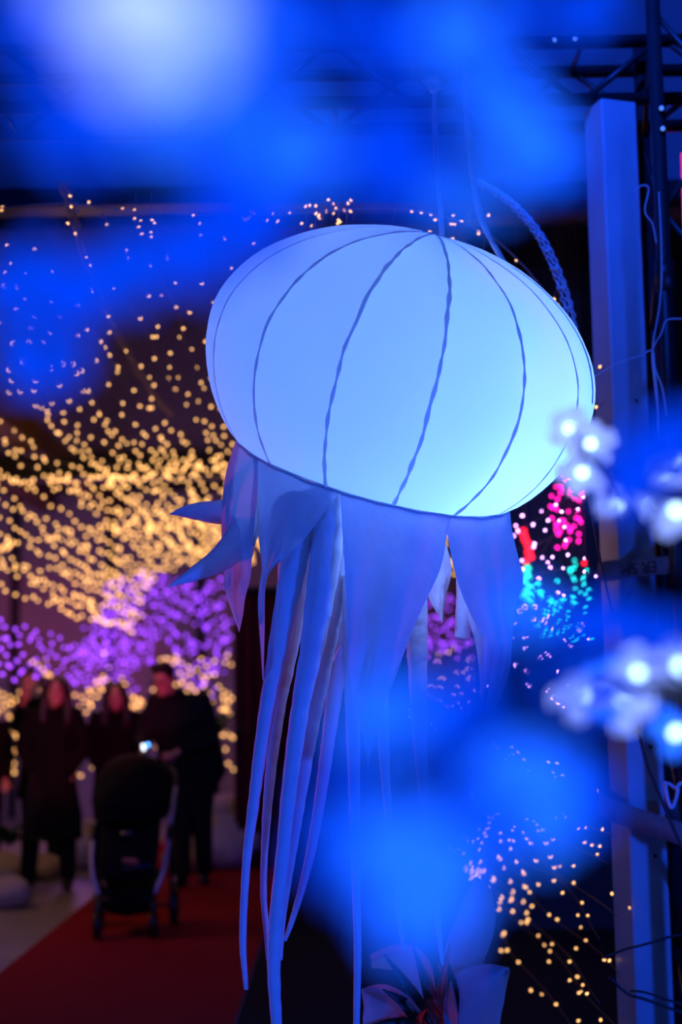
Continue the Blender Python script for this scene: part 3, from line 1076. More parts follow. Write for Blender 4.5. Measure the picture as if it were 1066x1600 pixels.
FL = [
    # upper left
    (240, -15, .30, 'l', 0), (330, 40, .33, 'm', 0), (150, 30, .34, 'm', 0), (262, 140, .37, 'm', 0), (420, 110, .40, 'b', 0), (420, 10, .40, 'b', 0), (490, 60, .44, 'b', 0), (60, 50, .42, 'b', 0), (120, 115, .40, 'b', 0), (335, 160, .42, 'b', 0), (400, 215, .50, 'b', 0),
    (185, 225, .44, 'b', 0), (100, 190, .48, 'b', 0), (457, 245, .47, 'm', 0), (350, 320, .52, 'b', 0), (400, 352, .56, 'b', 0), (432, 300, .52, 'b', 0),
    (290, 405, .58, 'b', 0), (225, 425, .58, 'b', 0), (170, 400, .62, 'b', 0), (55, 425, .60, 'b', 0), (110, 475, .62, 'b', 0), (50, 555, .64, 'b', 0), (100, 590, .68, 'b', 0), (8, 440, .64, 'b', 0),
    # upper middle
    (620, 60, .50, 'b', 0), (705, 65, .47, 'm', 0), (755, 90, .50, 'b', 0), (600, 235, .50, 'b', 0), (632, 275, .49, 'b', 0), (728, 282, .50, 'm', 0), (785, 180, .53, 'm', 0), (832, 220, .55, 'm', 0), (866, 250, .60, 'b', 0), (810, 25, .64, 'b', 0), (910, 5, .68, 'b', 0), (575, 20, .56, 'b', 0),
    # lower middle
    (602, 1130, .50, 'm', 0), (560, 1150, .56, 'b', 0), (645, 1115, .58, 'b', 0), (700, 1125, .56, 'b', 0), (545, 1285, .52, 'b', 0), (570, 1335, .50, 'b', 0), (625, 1330, .48, 'm', 0), (680, 1345, .48, 'm', 0),
    (605, 1405, .52, 'b', 0), (655, 1415, .52, 'm', 0), (705, 1400, .56, 'b', 0), (735, 1300, .58, 'b', 0), (690, 1230, .60, 'b', 0),
    (790, 1195, .60, 'm', 0), (845, 1215, .61, 'm', 0), (838, 1282, .60, 'm', 0), (895, 1245, .64, 'b', 0), (780, 1130, .66, 'b', 0), (780, 1260, .64, 'b', 0),
    (822, 965, .66, 'm', 0), (860, 1040, .68, 'b', 0), (925, 985, .70, 'b', 0), (985, 965, .72, 'b', 0), (1040, 985, .74, 'b', 0), (770, 1055, .70, 'b', 0), (930, 1075, .74, 'b', 0),
    # right middle, blurred
    (1010, 710, .72, 'b', 0), (1040, 660, .72, 'b', 0), (1060, 720, .74, 'b', 0), (980, 750, .74, 'b', 0), 
    # right, nearly sharp with their LEDs showing
    (888, 668, 1.45, 'l', 2), (921, 692, 1.42, 'l', 2), (909, 740, 1.38, 'l', 2), (968, 798, 1.32, 'l', 3), (1014, 800, 1.32, 'l', 3), (1050, 760, 1.18, 'l', 2), (1064, 735, 1.15, 'l', 3), (1062, 800, 1.15, 'l', 1),
    (905, 1080, 1.08, 'l', 1), (918, 1105, 1.10, 'm', 1), (996, 1050, 1.10, 'l', 2), (974, 1096, 1.12, 'l', 2), (1064, 1040, 1.08, 'l', 2), (1064, 1138, 1.15, 'm', 1), (940, 1065, 1.16, 'm', 1),
]
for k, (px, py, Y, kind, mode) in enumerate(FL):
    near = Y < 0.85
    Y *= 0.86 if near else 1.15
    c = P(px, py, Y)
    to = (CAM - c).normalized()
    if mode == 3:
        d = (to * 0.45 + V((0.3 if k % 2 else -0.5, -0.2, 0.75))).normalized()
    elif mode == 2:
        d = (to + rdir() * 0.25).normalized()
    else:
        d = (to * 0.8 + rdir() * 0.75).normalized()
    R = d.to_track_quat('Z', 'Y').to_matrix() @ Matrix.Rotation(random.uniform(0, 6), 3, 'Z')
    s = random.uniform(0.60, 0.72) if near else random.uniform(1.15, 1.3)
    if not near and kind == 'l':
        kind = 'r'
    fl = bpy.data.objects.new('flower', None)
    COL.objects.link(fl)
    fl.empty_display_size = 0.01
    fl.parent = tree
    fl.matrix_local = Matrix.Translation(c - tbase) @ R.to_4x4() @ Matrix.Scale(s, 4)
    for j in range(5):
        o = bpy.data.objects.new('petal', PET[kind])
        COL.objects.link(o)
        o.parent = fl
        o.matrix_local = Matrix.Rotation(2 * pi * j / 5, 4, 'Z') @ Matrix.Rotation(random.uniform(-0.15, 0.3), 4, 'X')
    o = bpy.data.objects.new('calyx', ME_CALYX)
    COL.objects.link(o)
    o.parent = fl
    if mode:
        o = bpy.data.objects.new('led', ME_CORE)
        COL.objects.link(o)
        o.parent = fl
    # twig back to the nearest limb
    b = min((p for q in LP for p in q), key=lambda p: (p - c).length)
    a = c - R @ V((0, 0, 0.009 * s))
    m_ = (a + b) / 2 + V((0, 0.01, 0.012))
    MB().tube([V(p) for p in crom([tuple(b), tuple(m_), tuple(a)], 5)], [0.0022, 0.0022, 0.002, 0.002, 0.0018, 0.0018, 0.0016, 0.0015, 0.0014, 0.0013, 0.0012], 5).build('twig', M_BARK, tree)

# ================================================================== people
M_SKIN = mat('skin', (0.50, 0.30, 0.22), 0.5, var=0.08, scale=20)
M_HAIR = mat('black_hair', (0.010, 0.008, 0.008), 0.5, var=0.4, scale=60)
M_HAIRB = mat('brown_curly_hair', (0.045, 0.022, 0.014), 0.5, var=0.4, scale=60)
M_COAT = mat('black_wool', (0.004, 0.004, 0.005), 0.9, var=0.3, scale=50, bump=0.2, spec=0.15)
M_COATN = mat('navy_wool', (0.005, 0.006, 0.010), 0.85, var=0.3, scale=50, bump=0.2, spec=0.2)
M_TROU = mat('dark_trousers', (0.010, 0.010, 0.013), 0.9, var=0.2, scale=40, spec=0.15)
M_SHOE = mat('black_leather', (0.010, 0.010, 0.010), 0.4, var=0.2)
M_EYE = mat('dark_eye', (0.01, 0.008, 0.008), 0.3)
M_LIP = mat('lip', (0.40, 0.10, 0.10), 0.5)


def remesh(o, vox):
    m = o.modifiers.new('remesh', 'REMESH')
    m.mode = 'VOXEL'
    m.voxel_size = vox
    m.use_smooth_shade = True
    s = o.modifiers.new('smooth', 'SMOOTH')
    s.iterations = 3
    s.factor = 0.5
    return o


def person(label, base, H, rot=0.0, pose=None, hem=0.80, hemr=0.22, hair='short', coat=None, flare=1.0, group='people on the red carpet', turn=0.0, nod=0.0, hands=(True, True)):
    k = H / 1.70
    J = dict(pel=(0, 0, .92), wai=(0, 0, 1.06), che=(0, 0, 1.26), nek=(0, 0, 1.43), hed=(0, -.02, 1.575),
             shL=(-.175, 0, 1.385), elL=(-.225, .02, 1.11), wrL=(-.20, -.10, .90), shR=(.175, 0, 1.385), elR=(.225, .02, 1.11), wrR=(.20, -.10, .90),
             hiL=(-.09, 0, .90), knL=(-.10, -.03, .49), anL=(-.10, .02, .09), toL=(-.11, -.14, .045), hiR=(.09, 0, .90), knR=(.10, -.03, .49), anR=(.10, .02, .09), toR=(.11, -.14, .045))
    J.update(pose or {})
    Rz = Matrix.Rotation(rot, 3, 'Z')
    W = {n: base + Rz @ (V(p) * k) for n, p in J.items()}
    root = thing('person', base, label, 'person', group)
    HR = Rz @ Matrix.Rotation(turn, 3, 'Z') @ Matrix.Rotation(nod, 3, 'X')
    hc = W['hed']

    def hp(x, y, z):
        return hc + HR @ (V((x, y, z)) * k)
    mb = MB()
    up_ch = (W['nek'] - W['che'])
    mb.tube([W['pel'] - V((0, 0, .06 * k)), W['pel'], W['wai'], W['che'], W['che'] + up_ch * 0.7], [.13 * k, .155 * k, .135 * k, .155 * k, .10 * k], 16, flat=0.68)
    mb.tube([W['che'] + up_ch * 0.5, W['nek'], hc - V((0, 0, .05 * k))], [.07 * k, .052 * k, .05 * k], 12)
    mb.ball(hc, (.076 * k, .094 * k, .115 * k), 16, 12, HR)
    mb.ball(hp(0, -.035, -.065), (.052 * k, .055 * k, .055 * k), 12, 8, HR)
    mb.tube([hp(0, -.088, .022), hp(0, -.105, -.012), hp(0, -.092, -.028)], [.010 * k, .014 * k, .012 * k], 8)
    for s in (-1, 1):
        mb.ball(hp(s * .078, .008, -.005), (.010 * k, .020 * k, .030 * k), 8, 6, HR)
    for s in ('L', 'R'):
        mb.tube([W['che'] + (W['sh' + s] - W['che']) * 0.35 + V((0, 0, .05 * k)), W['sh' + s], (W['sh' + s] + W['el' + s]) / 2, W['el' + s], (W['el' + s] + W['wr' + s]) / 2, W['wr' + s]],
                [.06 * k, .058 * k, .050 * k, .042 * k, .038 * k, .028 * k], 10)
        mb.tube([W['hi' + s], (W['hi' + s] + W['kn' + s]) / 2, W['kn' + s], (W['kn' + s] * 0.6 + W['an' + s] * 0.4), W['an' + s]], [.088 * k, .078 * k, .056 * k, .055 * k, .038 * k], 12)
        mb.tube([W['an' + s] + Rz @ V((0, .04 * k, -.04 * k)), W['an' + s] - V((0, 0, .03 * k)), W['to' + s]], [.035 * k, .04 * k, .03 * k], 8)
        # hand: palm, four fingers, thumb
        d = (W['wr' + s] - W['el' + s]).normalized()
        sd = d.cross(Rz @ V((0, -1, 0)))
        sd = sd.normalized() if sd.length > 0.05 else Rz @ V((1, 0, 0))
        cu = sd.cross(d).normalized()
        if (cu.dot(Rz @ V((0, -1, 0)))) < 0:
            cu = -cu
        wr = W['wr' + s]
        mb.tube([wr, wr + d * .04 * k, wr + d * .085 * k], [.026 * k, .036 * k, .036 * k], 10, flat=0.6)
        for f, (off, ln) in enumerate(((-.027, .062), (-.009, .072), (.009, .068), (.027, .052))):
            b0 = wr + d * .082 * k + sd * off * k
            mb.tube([b0, b0 + (d * .55 + cu * .15) * ln * k, b0 + (d * .75 + cu * .55) * ln * k], [.0095 * k, .009 * k, .0075 * k], 7)
        ts = -1 if s == 'L' else 1
        b0 = wr + d * .03 * k - sd * .03 * k * ts
        mb.tube([b0, b0 + (d * .025 - sd * .02 * ts + cu * .012) * k, b0 + (d * .05 - sd * .022 * ts + cu * .024) * k], [.012 * k, .011 * k, .008 * k], 7)
    body = remesh(mb.build('body', M_SKIN, root), 0.009)
    # face
    for s in (-1, 1):
        MB().ball(hp(s * .031, -.083, .012), (.012 * k, .007 * k, .007 * k), 8, 6, HR).build('eye', M_EYE, root)
        MB().tube([hp(s * .014, -.092, .030), hp(s * .032, -.090, .036), hp(s * .050, -.078, .030)], .0045 * k, 6).build('eyebrow', M_HAIR, root)
    MB().tube([hp(-.024, -.082, -.056), hp(0, -.093, -.060), hp(.024, -.082, -.056)], [.003 * k, .007 * k, .003 * k], 6).build('mouth', M_LIP, root)
    # coat with sleeves
    cm = coat or M_COAT
    mb = MB()
    hz = V((W['pel'].x, W['pel'].y, base.z + hem * k))
    hz = hz + (Rz @ V((0, 0, 0)))
    lo = W['pel'] - V((0, 0, .10 * k))
    mb.tube([hz, hz + (lo - hz) * 0.5, lo, W['wai'], W['che'], W['che'] + up_ch * 0.55, W['nek'] - up_ch * 0.05, W['nek'] + up_ch * 0.22],
            [hemr * k, hemr * 0.96 * k, .20 * k * flare, .185 * k * flare, .20 * k * flare, .165 * k, .085 * k, .082 * k], 20, flat=0.72)
    for s in ('L', 'R'):
        sh = W['sh' + s]
        mb.tube([W['che'] + (sh - W['che']) * 0.3 + V((0, 0, .06 * k)), sh, (sh + W['el' + s]) / 2, W['el' + s], (W['el' + s] + W['wr' + s]) / 2, W['wr' + s] + (W['el' + s] - W['wr' + s]) * 0.06],
                [.09 * k, .085 * k, .074 * k, .066 * k, .06 * k, .052 * k], 12)
    co = remesh(mb.build('coat', cm, root), 0.016)
    # collar
    mb = MB()
    rr = []
    for j in range(17):
        a = 2 * pi * j / 16
        rr.append(W['nek'] + Rz @ V((.082 * cos(a) * k, .078 * sin(a) * k, (.01 + .02 * sin(a)) * k)))
    mb.tube(rr, .022 * k, 8, cap=False)
    mb.build('collar', cm, root)
    # trousers and shoes
    mb = MB()
    for s in ('L', 'R'):
        mb.tube([W['hi' + s] + V((0, 0, .03)), (W['hi' + s] + W['kn' + s]) / 2, W['kn' + s], (W['kn' + s] + W['an' + s]) / 2, W['an' + s] - V((0, 0, .01))], [.105 * k, .098 * k, .078 * k, .072 * k, .066 * k], 12)
    mb.tube([W['pel'] - V((0, 0, .08 * k)), W['pel'] + V((0, 0, .08 * k))], [.165 * k, .175 * k], 16, flat=0.72)
    remesh(mb.build('trousers', M_TROU, root), 0.016)
    for s in ('L', 'R'):
        an, to = W['an' + s], W['to' + s]
        mb = MB()
        hl = an + (an - to) * 0.35
        zf = base.z
        f = lambda p, z: V((p.x, p.y, zf + z * k))
        mb.tube([f(hl, .05), f(an, .055), f(an + (to - an) * .6, .045), f(to, .034), f(to + (to - an) * .18, .026)], [.035 * k, .046 * k, .046 * k, .038 * k, .018 * k], 12)
        mb.tube([f(an, .05), f(an, .13)], [.05 * k, .052 * k], 10)
        remesh(mb.build('shoe', M_SHOE, root), 0.012)
    # hair
    mb = MB()
    hm = M_HAIR
    if hair == 'long':
        mb.ball(hp(0, .026, .022), (.092 * k, .098 * k, .112 * k), 16, 12, HR)
        for s in (-1, 1):
            mb.tube([hp(s * .03, -.05, .105), hp(s * .075, -.045, .05), hp(s * .088, -.02, -.04), hp(s * .095, -.02, -.13), hp(s * .10, -.05, -.22), hp(s * .085, -.06, -.29)], [.028 * k, .038 * k, .040 * k, .045 * k, .042 * k, .018 * k], 10)
        mb.tube([hp(0, .06, .02), hp(0, .085, -.08), hp(0, .09, -.20), hp(0, .08, -.28)], [.09 * k, .10 * k, .11 * k, .06 * k], 12, flat=0.5)
    elif hair == 'curly':
        hm = M_HAIRB
        for j in range(70):
            d = rdir()
            if d.y < -0.25 and d.z < 0.35:
                continue
            if d.z < -0.5:
                continue
            mb.ball(hp(d.x * .088, .016 + d.y * .10, .035 + d.z * .11), random.uniform(.022, .036) * k, 8, 6)
        mb.ball(hp(0, .022, .03), (.086 * k, .096 * k, .112 * k), 14, 10, HR)
    else:
        mb.ball(hp(0, .018, .036), (.084 * k, .096 * k, .100 * k), 16, 12, HR)
        for j in range(26):
            a = random.uniform(-1.2, 1.2)
            mb.ball(hp(.07 * sin(a), -.075 * cos(a) + .01, .098 + random.uniform(-.012, .03)), random.uniform(.016, .026) * k, 8, 6)
    remesh(mb.build('hair', hm, root), 0.011)
    return root, W, hp, k


# woman in a long coat
b = G(80, 1392)
person('smiling person with long dark hair in a knee length black coat walking beside the stroller', V((b.x, b.y, 0.0)), 1.73, 0.05,
       dict(anL=(-.17, -.10, .09), toL=(-.19, -.27, .045), knL=(-.14, -.14, .48), anR=(.12, .08, .10), toR=(.13, -.06, .045), knR=(.12, .0, .48),
            elL=(-.25, .03, 1.13), wrL=(-.15, -.04, .95), elR=(.25, .03, 1.13), wrR=(.15, -.04, .95), hed=(.03, -.03, 1.575)), hem=.40, hemr=.25, hair='long', flare=1.0)
# person behind the stroller
b2 = G(180, 1372)
person('person with dark shoulder length hair in black standing behind the stroller', V((b2.x, b2.y, 0.0)), 1.68, -0.05, dict(elL=(-.25, .03, 1.13), wrL=(-.14, -.03, .95), elR=(.25, .03, 1.13), wrR=(.14, -.03, .95), hed=(.01, -.03, 1.575), anL=(-.12, -.06, .09), toL=(-.14, -.2, .045)), hem=.62, hemr=.22, hair='long')
# man with glasses pushing the stroller
b3 = G(298, 1386)
mroot, MW, mhp, mk = person('person with glasses in a dark jacket bending forward to push the stroller', V((b3.x, b3.y, 0.0)), 1.87, -0.12,
                            dict(pel=(0, .04, .92), wai=(-.02, .0, 1.07), che=(-.06, -.08, 1.26), nek=(-.11, -.15, 1.42), hed=(-.155, -.225, 1.535),
                                 shL=(-.245, -.12, 1.37), elL=(-.33, -.16, 1.10), wrL=(-.25, -.40, 1.04), shR=(.115, -.08, 1.37), elR=(.19, -.10, 1.08), wrR=(-.03, -.34, 1.00),
                                 anL=(-.06, -.02, .09), toL=(-.08, -.18, .045), knL=(-.06, -.04, .49), anR=(.07, .16, .09), toR=(.09, .02, .045), knR=(.08, .04, .49)),
                            hem=.68, hemr=.215, hair='short', coat=M_COATN, flare=1.32, turn=-0.25, nod=0.28)
gl = MB()
for s in (-1, 1):
    gl.tube([mhp(s * .033 + .024 * cos(a), -.106, .010 + .019 * sin(a)) for a in [2 * pi * j / 14 for j in range(15)]], .0028 * mk, 6, cap=False)
    gl.tube([mhp(s * .057, -.104, .014), mhp(s * .084, -.02, .012)], .0025 * mk, 6)
gl.tube([mhp(-.010, -.107, .012), mhp(.010, -.107, .012)], .0028 * mk, 6)
gl.build('eyeglasses', M_BLACKM, mroot)
# curly haired person holding a stick, behind the woman
b4 = G(66, 1362)
croot, CW, chp, ck = person('person with curly brown hair peering out behind the walking person, one hand raised', V((b4.x, b4.y, 0.0)), 1.84, 0.1,
                            dict(nek=(-.06, -.02, 1.42), hed=(-.115, -.05, 1.56), elL=(-.20, -.16, 1.20), wrL=(-.155, -.24, 1.40)), hem=.60, hemr=.22, hair='curly', turn=-0.3)
# person cut by the frame edge
b5 = G(-30, 1375)
person('person in a dark hooded coat cut off by the left frame edge', V((b5.x, b5.y, 0.0)), 1.60, 0.3, dict(hed=(-.03, .0, 1.56)), hem=.62, hemr=.20, hair='short')
hw_ = CW['wrL'] + (CW['wrL'] - CW['elL']).normalized() * 0.06
lo_ = P(-6, 1138, hw_.y - 0.25)
stk = thing('selfie_stick', lo_, 'slim stick held up in the hand of the curly haired person', 'stick')
MB().tube([lo_, lo_ + (hw_ - lo_) * 0.7], 0.010, 8).build('pole', mat('grey_pole', (0.25, 0.22, 0.28), 0.4, 0.3), stk)
MB().tube([lo_ + (hw_ - lo_) * 0.7, hw_ + (hw_ - lo_).normalized() * 0.05], 0.014, 10).build('grip', M_BLACKM, stk)
MB().ball(hw_ + (hw_ - lo_).normalized() * 0.055, 0.012, 8, 6).build('button', emitter('pink_button', (1.0, 0.35, 0.7), 0.8), stk)

# ================================================================== stroller
M_CHROME = mat('satin_tube', (0.65, 0.60, 0.70), 0.45, 0.2, var=0.05)
M_FAB = mat('black_canvas', (0.005, 0.005, 0.007), 0.85, var=0.3, scale=60, bump=0.3, spec=0.2)
fw1, fw2 = G(152, 1470), G(240, 1468)
sc_ = (fw1 + fw2) / 2
srt = atan2(fw2.y - fw1.y, fw2.x - fw1.x) - 0.04
hw = (fw2 - fw1).length / 2
SR = Matrix.Rotation(srt, 3, 'Z')
strl = thing('stroller', V((sc_.x, sc_.y, 0.012)), 'black baby stroller with pale side tubes rolling on the red carpet', 'stroller')
S0 = V((sc_.x, sc_.y, 0.012))


def S(x, y, z):
    return S0 + SR @ V((x, y, z))


def wheel(c, r, wd):
    ax = SR @ V((1, 0, 0))
    wr = strl
    n = 20
    def ring(rad, off):
        return [c + ax * off + (SR @ V((0, cos(2 * pi * j / n), sin(2 * pi * j / n)))) * rad for j in range(n)]
    tyre = MB().loft([ring(r * .78, -wd / 2), ring(r * .95, -wd / 2), ring(r, -wd / 4), ring(r, wd / 4), ring(r * .95, wd / 2), ring(r * .78, wd / 2), ring(r * .78, -wd / 2)], cap=False).build('wheel', M_SHOE, wr)
    hub = MB()
    hub.loft([ring(r * .2, -wd / 2), ring(r * .2, wd / 2)])
    for j in range(5):
        d = SR @ V((0, cos(2 * pi * j / 5), sin(2 * pi * j / 5)))
        hub.tube([c, c + d * r * .8], wd * .18, 6)
    hub.build('hub', M_BLACKM, tyre)


for s in (-1, 1):
    wheel(S(s * hw, 0.0, 0.085), 0.085, 0.045)
    wheel(S(s * (hw + 0.075), 0.56, 0.125), 0.125, 0.050)
    # front fork
    MB().tube([S(s * hw, 0.0, 0.085), S(s * hw, 0.01, 0.19), S(s * (hw - .005), 0.04, 0.24)], [.018, .022, .018], 10).build('fork', M_BLACKM, strl)
    # pale bowed lower tube, then black joint and upper tube to the handle
    xo = hw + 0.055
    MB().tube([V(p) for p in crom([tuple(S(s * (hw + .0), 0.04, 0.27)), tuple(S(s * (xo - .01), 0.08, 0.38)), tuple(S(s * (xo + .012), 0.16, 0.50)), tuple(S(s * (xo + .015), 0.24, 0.60))], 5)], 0.0135, 10).build('side_tube', M_CHROME, strl)
    MB().tube([S(s * (xo + .015), 0.24, 0.59), S(s * (xo + .018), 0.30, 0.68)], 0.022, 10).build('hinge', M_BLACKM, strl)
    MB().tube([S(s * (xo + .018), 0.30, 0.67), S(s * (xo + .024), 0.44, 0.80), S(s * (xo + .028), 0.58, 0.92)], 0.0135, 10).build('side_tube', M_CHROME, strl)
    MB().tube([V(p) for p in crom([tuple(S(s * (xo + .028), 0.58, 0.92)), tuple(S(s * (xo + .02), 0.68, 1.0)), tuple(S(s * (xo - .05), 0.74, 1.05)), tuple(S(0, 0.75, 1.06))], 5)], 0.016, 10).build('handlebar', M_BLACKM, strl)
    # rear leg
    MB().tube([S(s * (xo + .016), 0.28, 0.64), S(s * (xo + .012), 0.44, 0.38), S(s * (hw + .05), 0.56, 0.125)], 0.014, 10).build('rear_leg', M_BLACKM, strl)
MB().tube([S(-hw - .08, 0.56, 0.125), S(hw + .08, 0.56, 0.125)], 0.012, 8).build('axle', M_BLACKM, strl)
MB().tube([S(-hw, 0.03, 0.24), S(hw, 0.03, 0.24)], 0.014, 8).build('crossbar', M_BLACKM, strl)
# basket: sagging tub under the seat
rows = []
for (y, z0, wx) in ((0.02, 0.30, .16), (0.04, 0.16, .155), (0.12, 0.12, .16), (0.34, 0.13, .17), (0.48, 0.16, .17), (0.52, 0.36, .18)):
    rows.append([S(wx * x, y - .02 * (1 - x * x), z0 + (0.16 if abs(x) == 1 else 0.0) * (0.14 < z0 < 0.2 or z0 < 0.14) + .02 * abs(x)) for x in (-1, -.85, -.4, 0, .4, .85, 1)])
MB().grid(rows).build('basket', M_FAB, strl)
# seat shell with raised foot panel facing the front
rings = []
for (y, z, wx, dp) in ((0.05, 0.34, .15, .05), (0.06, 0.42, .185, .07), (0.12, 0.56, .20, .10), (0.22, 0.72, .20, .12), (0.30, 0.80, .195, .12)):
    rings.append([S(wx * (abs(cos(a)) ** .5) * (1 if cos(a) > 0 else -1), y + dp * .5 * sin(a) + .03, z) for a in [2 * pi * j / 18 for j in range(18)]])
MB().loft(rings).build('seat', M_FAB, strl)
# hood: three ribbed dome gores
hoodc = (0.34, 0.77)
rows_all = []
for g in range(3):
    rows = []
    for i in range(7):
        a = radians(-18 + 52 * g + 52 * i / 6)
        bul = 1 + 0.035 * sin(pi * i / 6)
        row = []
        for j in range(13):
            bb = pi * j / 12
            rr = 0.30 * bul
            row.append(S(-cos(bb) * (.245 + .01 * sin(pi * i / 6)), hoodc[0] - cos(a) * rr * (sin(bb) ** .45), hoodc[1] + .02 + sin(a) * rr * 1.05 * (sin(bb) ** .45) + .05 * sin(bb)))
        rows.append(row)
    MB().grid(rows).build('hood_panel', M_FAB, strl)
MB().tube([S(-cos(pi * j / 12) * .248, hoodc[0] - cos(radians(-18)) * .302 * (sin(pi * j / 12) ** .45), hoodc[1] + .02 + sin(radians(-18)) * .31 * (sin(pi * j / 12) ** .45) + .05 * sin(pi * j / 12)) for j in range(13)], .008, 8).build('hood_edge', M_FAB, strl)
MB().box(S(.0, 0.035, 0.66), (.075, .006, .014), SR).build('badge', mat('steel_badge', (.3, .3, .4), .3, .6), strl)
MB().tube([S(-.02, .02, .44), S(.16, .03, .45)], .007, 8).build('bumper_strap', mat('blue_strap', (.02, .04, .25), .6), strl)
mb = MB()
mb.ball(S(.035, 0.0, .485), (.05, .025, .018), 10, 8, SR)
mb.ball(S(.065, -.01, .475), (.02, .02, .016), 8, 6, SR)
mb.ball(S(-.005, .0, .490), (.018, .018, .015), 8, 6, SR)
o = mb.build('plush_toy', mat('pink_plush', (.55, .18, .18), .95, var=.2), None, origin=S(.035, 0, .45))
tag(o, 'small pinkish plush toy resting on the stroller footrest', 'toy')
# bright clip lights on the handlebar
hb = S(0.03, 0.73, 1.165)
cl_ = thing('clip_light', hb, 'clip light with white and blue points on the stroller handlebar', 'light')
MB().box(hb + V((0, 0.0, -.05)), (.05, .03, .13), SR).build('housing', M_BLACKM, cl_)
for dx, dz, em in ((-.008, .012, E_WHITE), (-.012, .035, E_WHITE), (.022, .040, E_BLUE)):
    MB().ball(hb + SR @ V((dx, -.02, dz)), .011, 10, 8).build('lens', em, cl_)
o = MB().ball(S(-.085, .72, 1.07), (.014, .014, .012), 10, 8).build('reflector', E_AMBER, None, origin=S(-.085, .72, 1.06))
tag(o, 'small amber light on the handlebar beside the white clip light', 'light')

# ================================================================== booth, rocks, plants
M_MAROON = mat('maroon_drape', (0.07, 0.008, 0.014), 0.9, var=0.3, scale=8, spec=0.1)
M_BOOTH = mat('black_booth_panel', (0.008, 0.008, 0.012), 0.8, var=0.3, spec=0.2)
bl, br = P(366, 1200, 13.0).x, P(640, 1200, 13.0).x
bz = P(450, 928, 13.0).z
bt = thing('market_booth', V(((bl + br) / 2, 13.4, 0)), 'dark draped booth standing beside the carpet behind the tentacles', 'booth')
MB().box(((bl + br) / 2, 13.5, bz / 2), (br - bl, 0.9, bz)).build('body', M_BOOTH, bt, smooth=False)
MB().box(((bl + br) / 2, 13.45, bz + .03), (br - bl + .1, 1.1, .06)).build('roof_board', M_BOOTH, bt, smooth=False)
x = bl + 0.02
while x < br - .1:
    rows = []
    for i in range(9):
        z = bz * (1 - i / 8) + .01
        rows.append([V((x + .20 * j / 10, 13.02 - .025 * sin(2 * pi * j / 5), z)) for j in range(11)])
    MB().grid(rows).build('drape', M_MAROON, bt)
    x += 0.21
M_ROCK = mat('pale_rock', (0.45, 0.38, 0.38), 0.8, var=0.3, scale=6, bump=0.5)
M_LEAFD = mat('dark_green_leaf', (0.03, 0.08, 0.025), 0.5, var=0.3)


def rock(px, py, Y, r, label):
    g = P(px, py, Y)
    c = V((g.x, g.y, r * .55))
    mb = MB()
    mb.ball(c, (r, r * .85, r * .7), 14, 10)
    mb.v = [c + (p - c) * (1 + .30 * noise.noise(p * 5.5)) for p in mb.v]
    mb.v = [V((p.x, p.y, max(p.z, 0.0))) for p in mb.v]
    o = mb.build('garden_rock', M_ROCK, None, origin=(c.x, c.y, 0))
    tag(o, label, 'rock')


rock(6, 1365, 10.9, .20, 'pale rock at the frame edge by the walking feet')
rock(14, 1330, 12.2, .22, 'pale rock behind the edge plant on the floor')
rock(70, 1340, 12.6, .17, 'low pale rock behind the long coat')
rock(138, 1262, 13.4, .34, 'tall pinkish rock between the coat and the stroller')
rock(345, 1180, 13.2, .40, 'large mauve rock beyond the jacket beside the carpet')
rock(365, 1170, 14.6, .45, 'far mauve rock next to the dark booth')
rock(286, 1262, 12.9, .20, 'small pink rock seen beside the stroller tube')


def bush(px, py, Y, h, n, label, m=M_LEAFD):
    g = P(px, py, Y)
    b = V((g.x, g.y, max(0, g.z)))
    t = thing('leafy_plant', b, label, 'plant')
    for j in range(n):
        a = random.uniform(0, 2 * pi)
        el = random.uniform(.4, 1.2)
        L = h * random.uniform(.6, 1.1)
        d = V((cos(a) * cos(el), sin(a) * cos(el), sin(el)))
        sd = V((-sin(a), cos(a), 0))
        rows = []
        for i in range(6):
            tt = i / 5
            c = b + d * L * tt + V((0, 0, -.35 * L * tt * tt))
            wd = L * .13 * sin(pi * (.08 + .9 * tt))
            rows.append([c - sd * wd, c + V((0, 0, -.02 * L)), c + sd * wd])
        MB().grid(rows).build('leaf', m, t)
    MB().tube([b, b + V((0, 0, h * .25))], .012, 6).build('stem', M_LEAFD, t)


bush(14, 1320, 11.6, .38, 22, 'low green plant on the floor at the frame edge')
bush(340, 1145, 13.0, .40, 20, 'low green plant on the mauve rock beside the carpet')

# planter with broad leaves and red bracts at the lower right
M_BROAD = mat('broad_leaf', (0.30, 0.34, 0.36), 0.5, var=0.15, scale=10, transl=.2)
M_SPIKE = mat('spiky_leaf', (0.012, 0.02, 0.012), 0.45, var=0.3)
M_BRACT = mat('red_bract', (0.60, 0.03, 0.015), 0.5, var=0.2)
pb = P(690, 1700, 4.25)
pb.z = 0
pl = thing('planter', pb, 'dark planter tub standing below the lantern', 'planter')
n = 24
def pring(r, z):
    return [pb + V((r * cos(2 * pi * j / n), r * sin(2 * pi * j / n), z)) for j in range(n)]
MB().loft([pring(.20, .0105), pring(.25, .36), pring(.265, .37), pring(.265, .41), pring(.235, .41), pring(.225, .35)]).build('tub', M_BLACKM, pl)
MB().loft([pring(.22, .33), pring(.22, .355)]).build('soil', M_DARKFL, pl)
pt = thing('broad_leaf_plant', pb + V((0, 0, .355)), 'plant with broad pale leaves, dark spikes and red bracts below the lantern', 'plant')


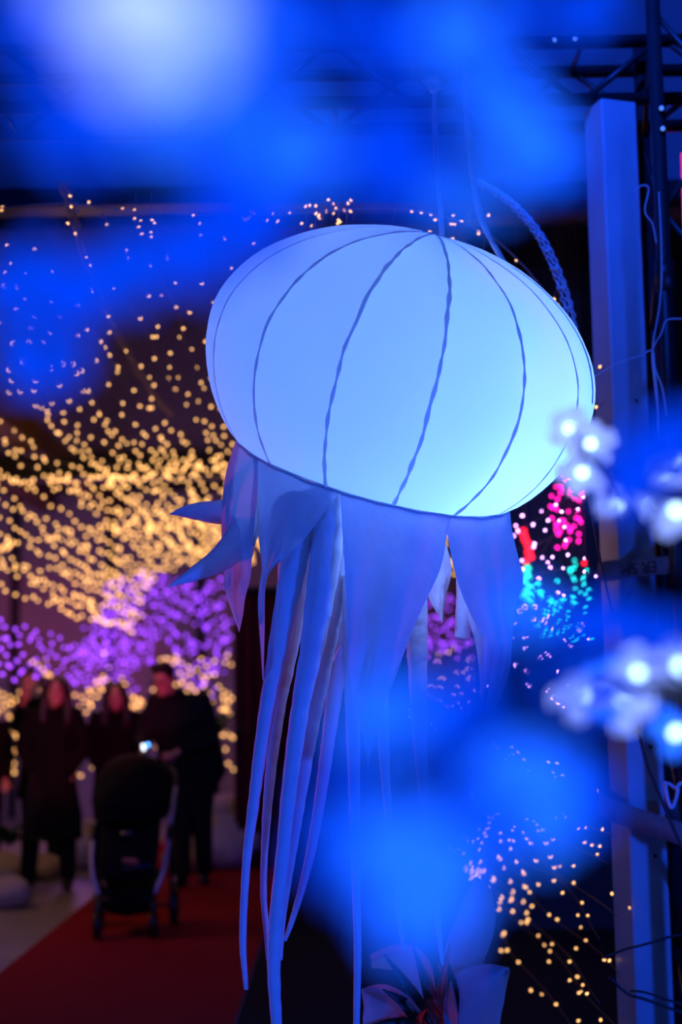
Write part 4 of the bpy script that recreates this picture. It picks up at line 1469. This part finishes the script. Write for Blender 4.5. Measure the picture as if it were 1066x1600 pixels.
def leaf_px(spine, widths, m, name='leaf', cup=0.02):
    """spine: px, py, Y"""
    q = crom(spine, 6)
    ww = crom([(w_,) for w_ in widths], 6)
    rows = []
    for i, (a, b, c) in enumerate(q):
        p = P(a, b, c)
        nx = q[min(i + 1, len(q) - 1)]
        pv = q[max(i - 1, 0)]
        t = (P(*nx) - P(*pv)).normalized()
        sd = t.cross(V((0, -1, 0)))
        sd = sd.normalized() if sd.length > .1 else V((1, 0, 0))
        wm = ww[min(i, len(ww) - 1)][0] * mpp(p) / 2
        rows.append([p + sd * wm * x + V((0, -cup * (x * x), 0)) for x in (-1, -.6, -.25, 0, .25, .6, 1)])
    MB().grid(rows).build(name, m, pt)


leaf_px([(700, 1690, 4.25), (706, 1590, 4.2), (722, 1500, 4.2), (742, 1440, 4.2), (748, 1395, 4.22), (742, 1370, 4.25)], [14, 40, 62, 62, 40, 6], M_BROAD)
leaf_px([(690, 1700, 4.2), (710, 1630, 4.1), (735, 1570, 4.1), (765, 1535, 4.12), (795, 1512, 4.15)], [20, 90, 105, 70, 6], M_BROAD)
leaf_px([(690, 1720, 4.25), (640, 1640, 4.15), (610, 1590, 4.1), (588, 1560, 4.1), (566, 1545, 4.1)], [20, 90, 90, 60, 6], M_BROAD)
leaf_px([(692, 1650, 4.4), (668, 1560, 4.45), (650, 1508, 4.45), (622, 1494, 4.42), (580, 1500, 4.38)], [14, 30, 44, 42, 20], M_BROAD)
leaf_px([(694, 1690, 4.2), (690, 1620, 4.12), (692, 1570, 4.08), (700, 1530, 4.08)], [14, 44, 44, 12], M_BROAD)
for sp in ([(688, 1650), (650, 1560), (600, 1490)], [(688, 1650), (640, 1575), (598, 1545)], [(688, 1650), (640, 1600), (580, 1600)], [(690, 1650), (668, 1540), (645, 1478)],
           [(690, 1650), (690, 1550), (678, 1490)], [(690, 1660), (630, 1625), (572, 1640)], [(692, 1650), (708, 1560), (700, 1500)]):
    leaf_px([(a, b, 4.12 - .03 * i) for i, (a, b) in enumerate(sp)], [22, 20, 2], M_SPIKE, 'spike_leaf', .006)
for sp in ([(690, 1600), (688, 1540), (700, 1500)], [(690, 1570), (678, 1548), (664, 1538)], [(688, 1590), (674, 1568), (664, 1560)], [(690, 1610), (676, 1582), (664, 1575)], [(690, 1640), (668, 1612), (660, 1590)], [(692, 1650), (655, 1600), (668, 1575)],
           [(690, 1560), (694, 1520), (704, 1470)]):
    leaf_px([(a, b, 4.06 - .02 * i) for i, (a, b) in enumerate(sp)], [8, 12, 2], M_BRACT, 'bract', .004)
lamp('red_plant_spot', 'SPOT', (pb.x - .5, pb.y - .25, .25), 2.5, (1.0, .03, .12), .03, (pb.x - .03, pb.y, .75), 55)
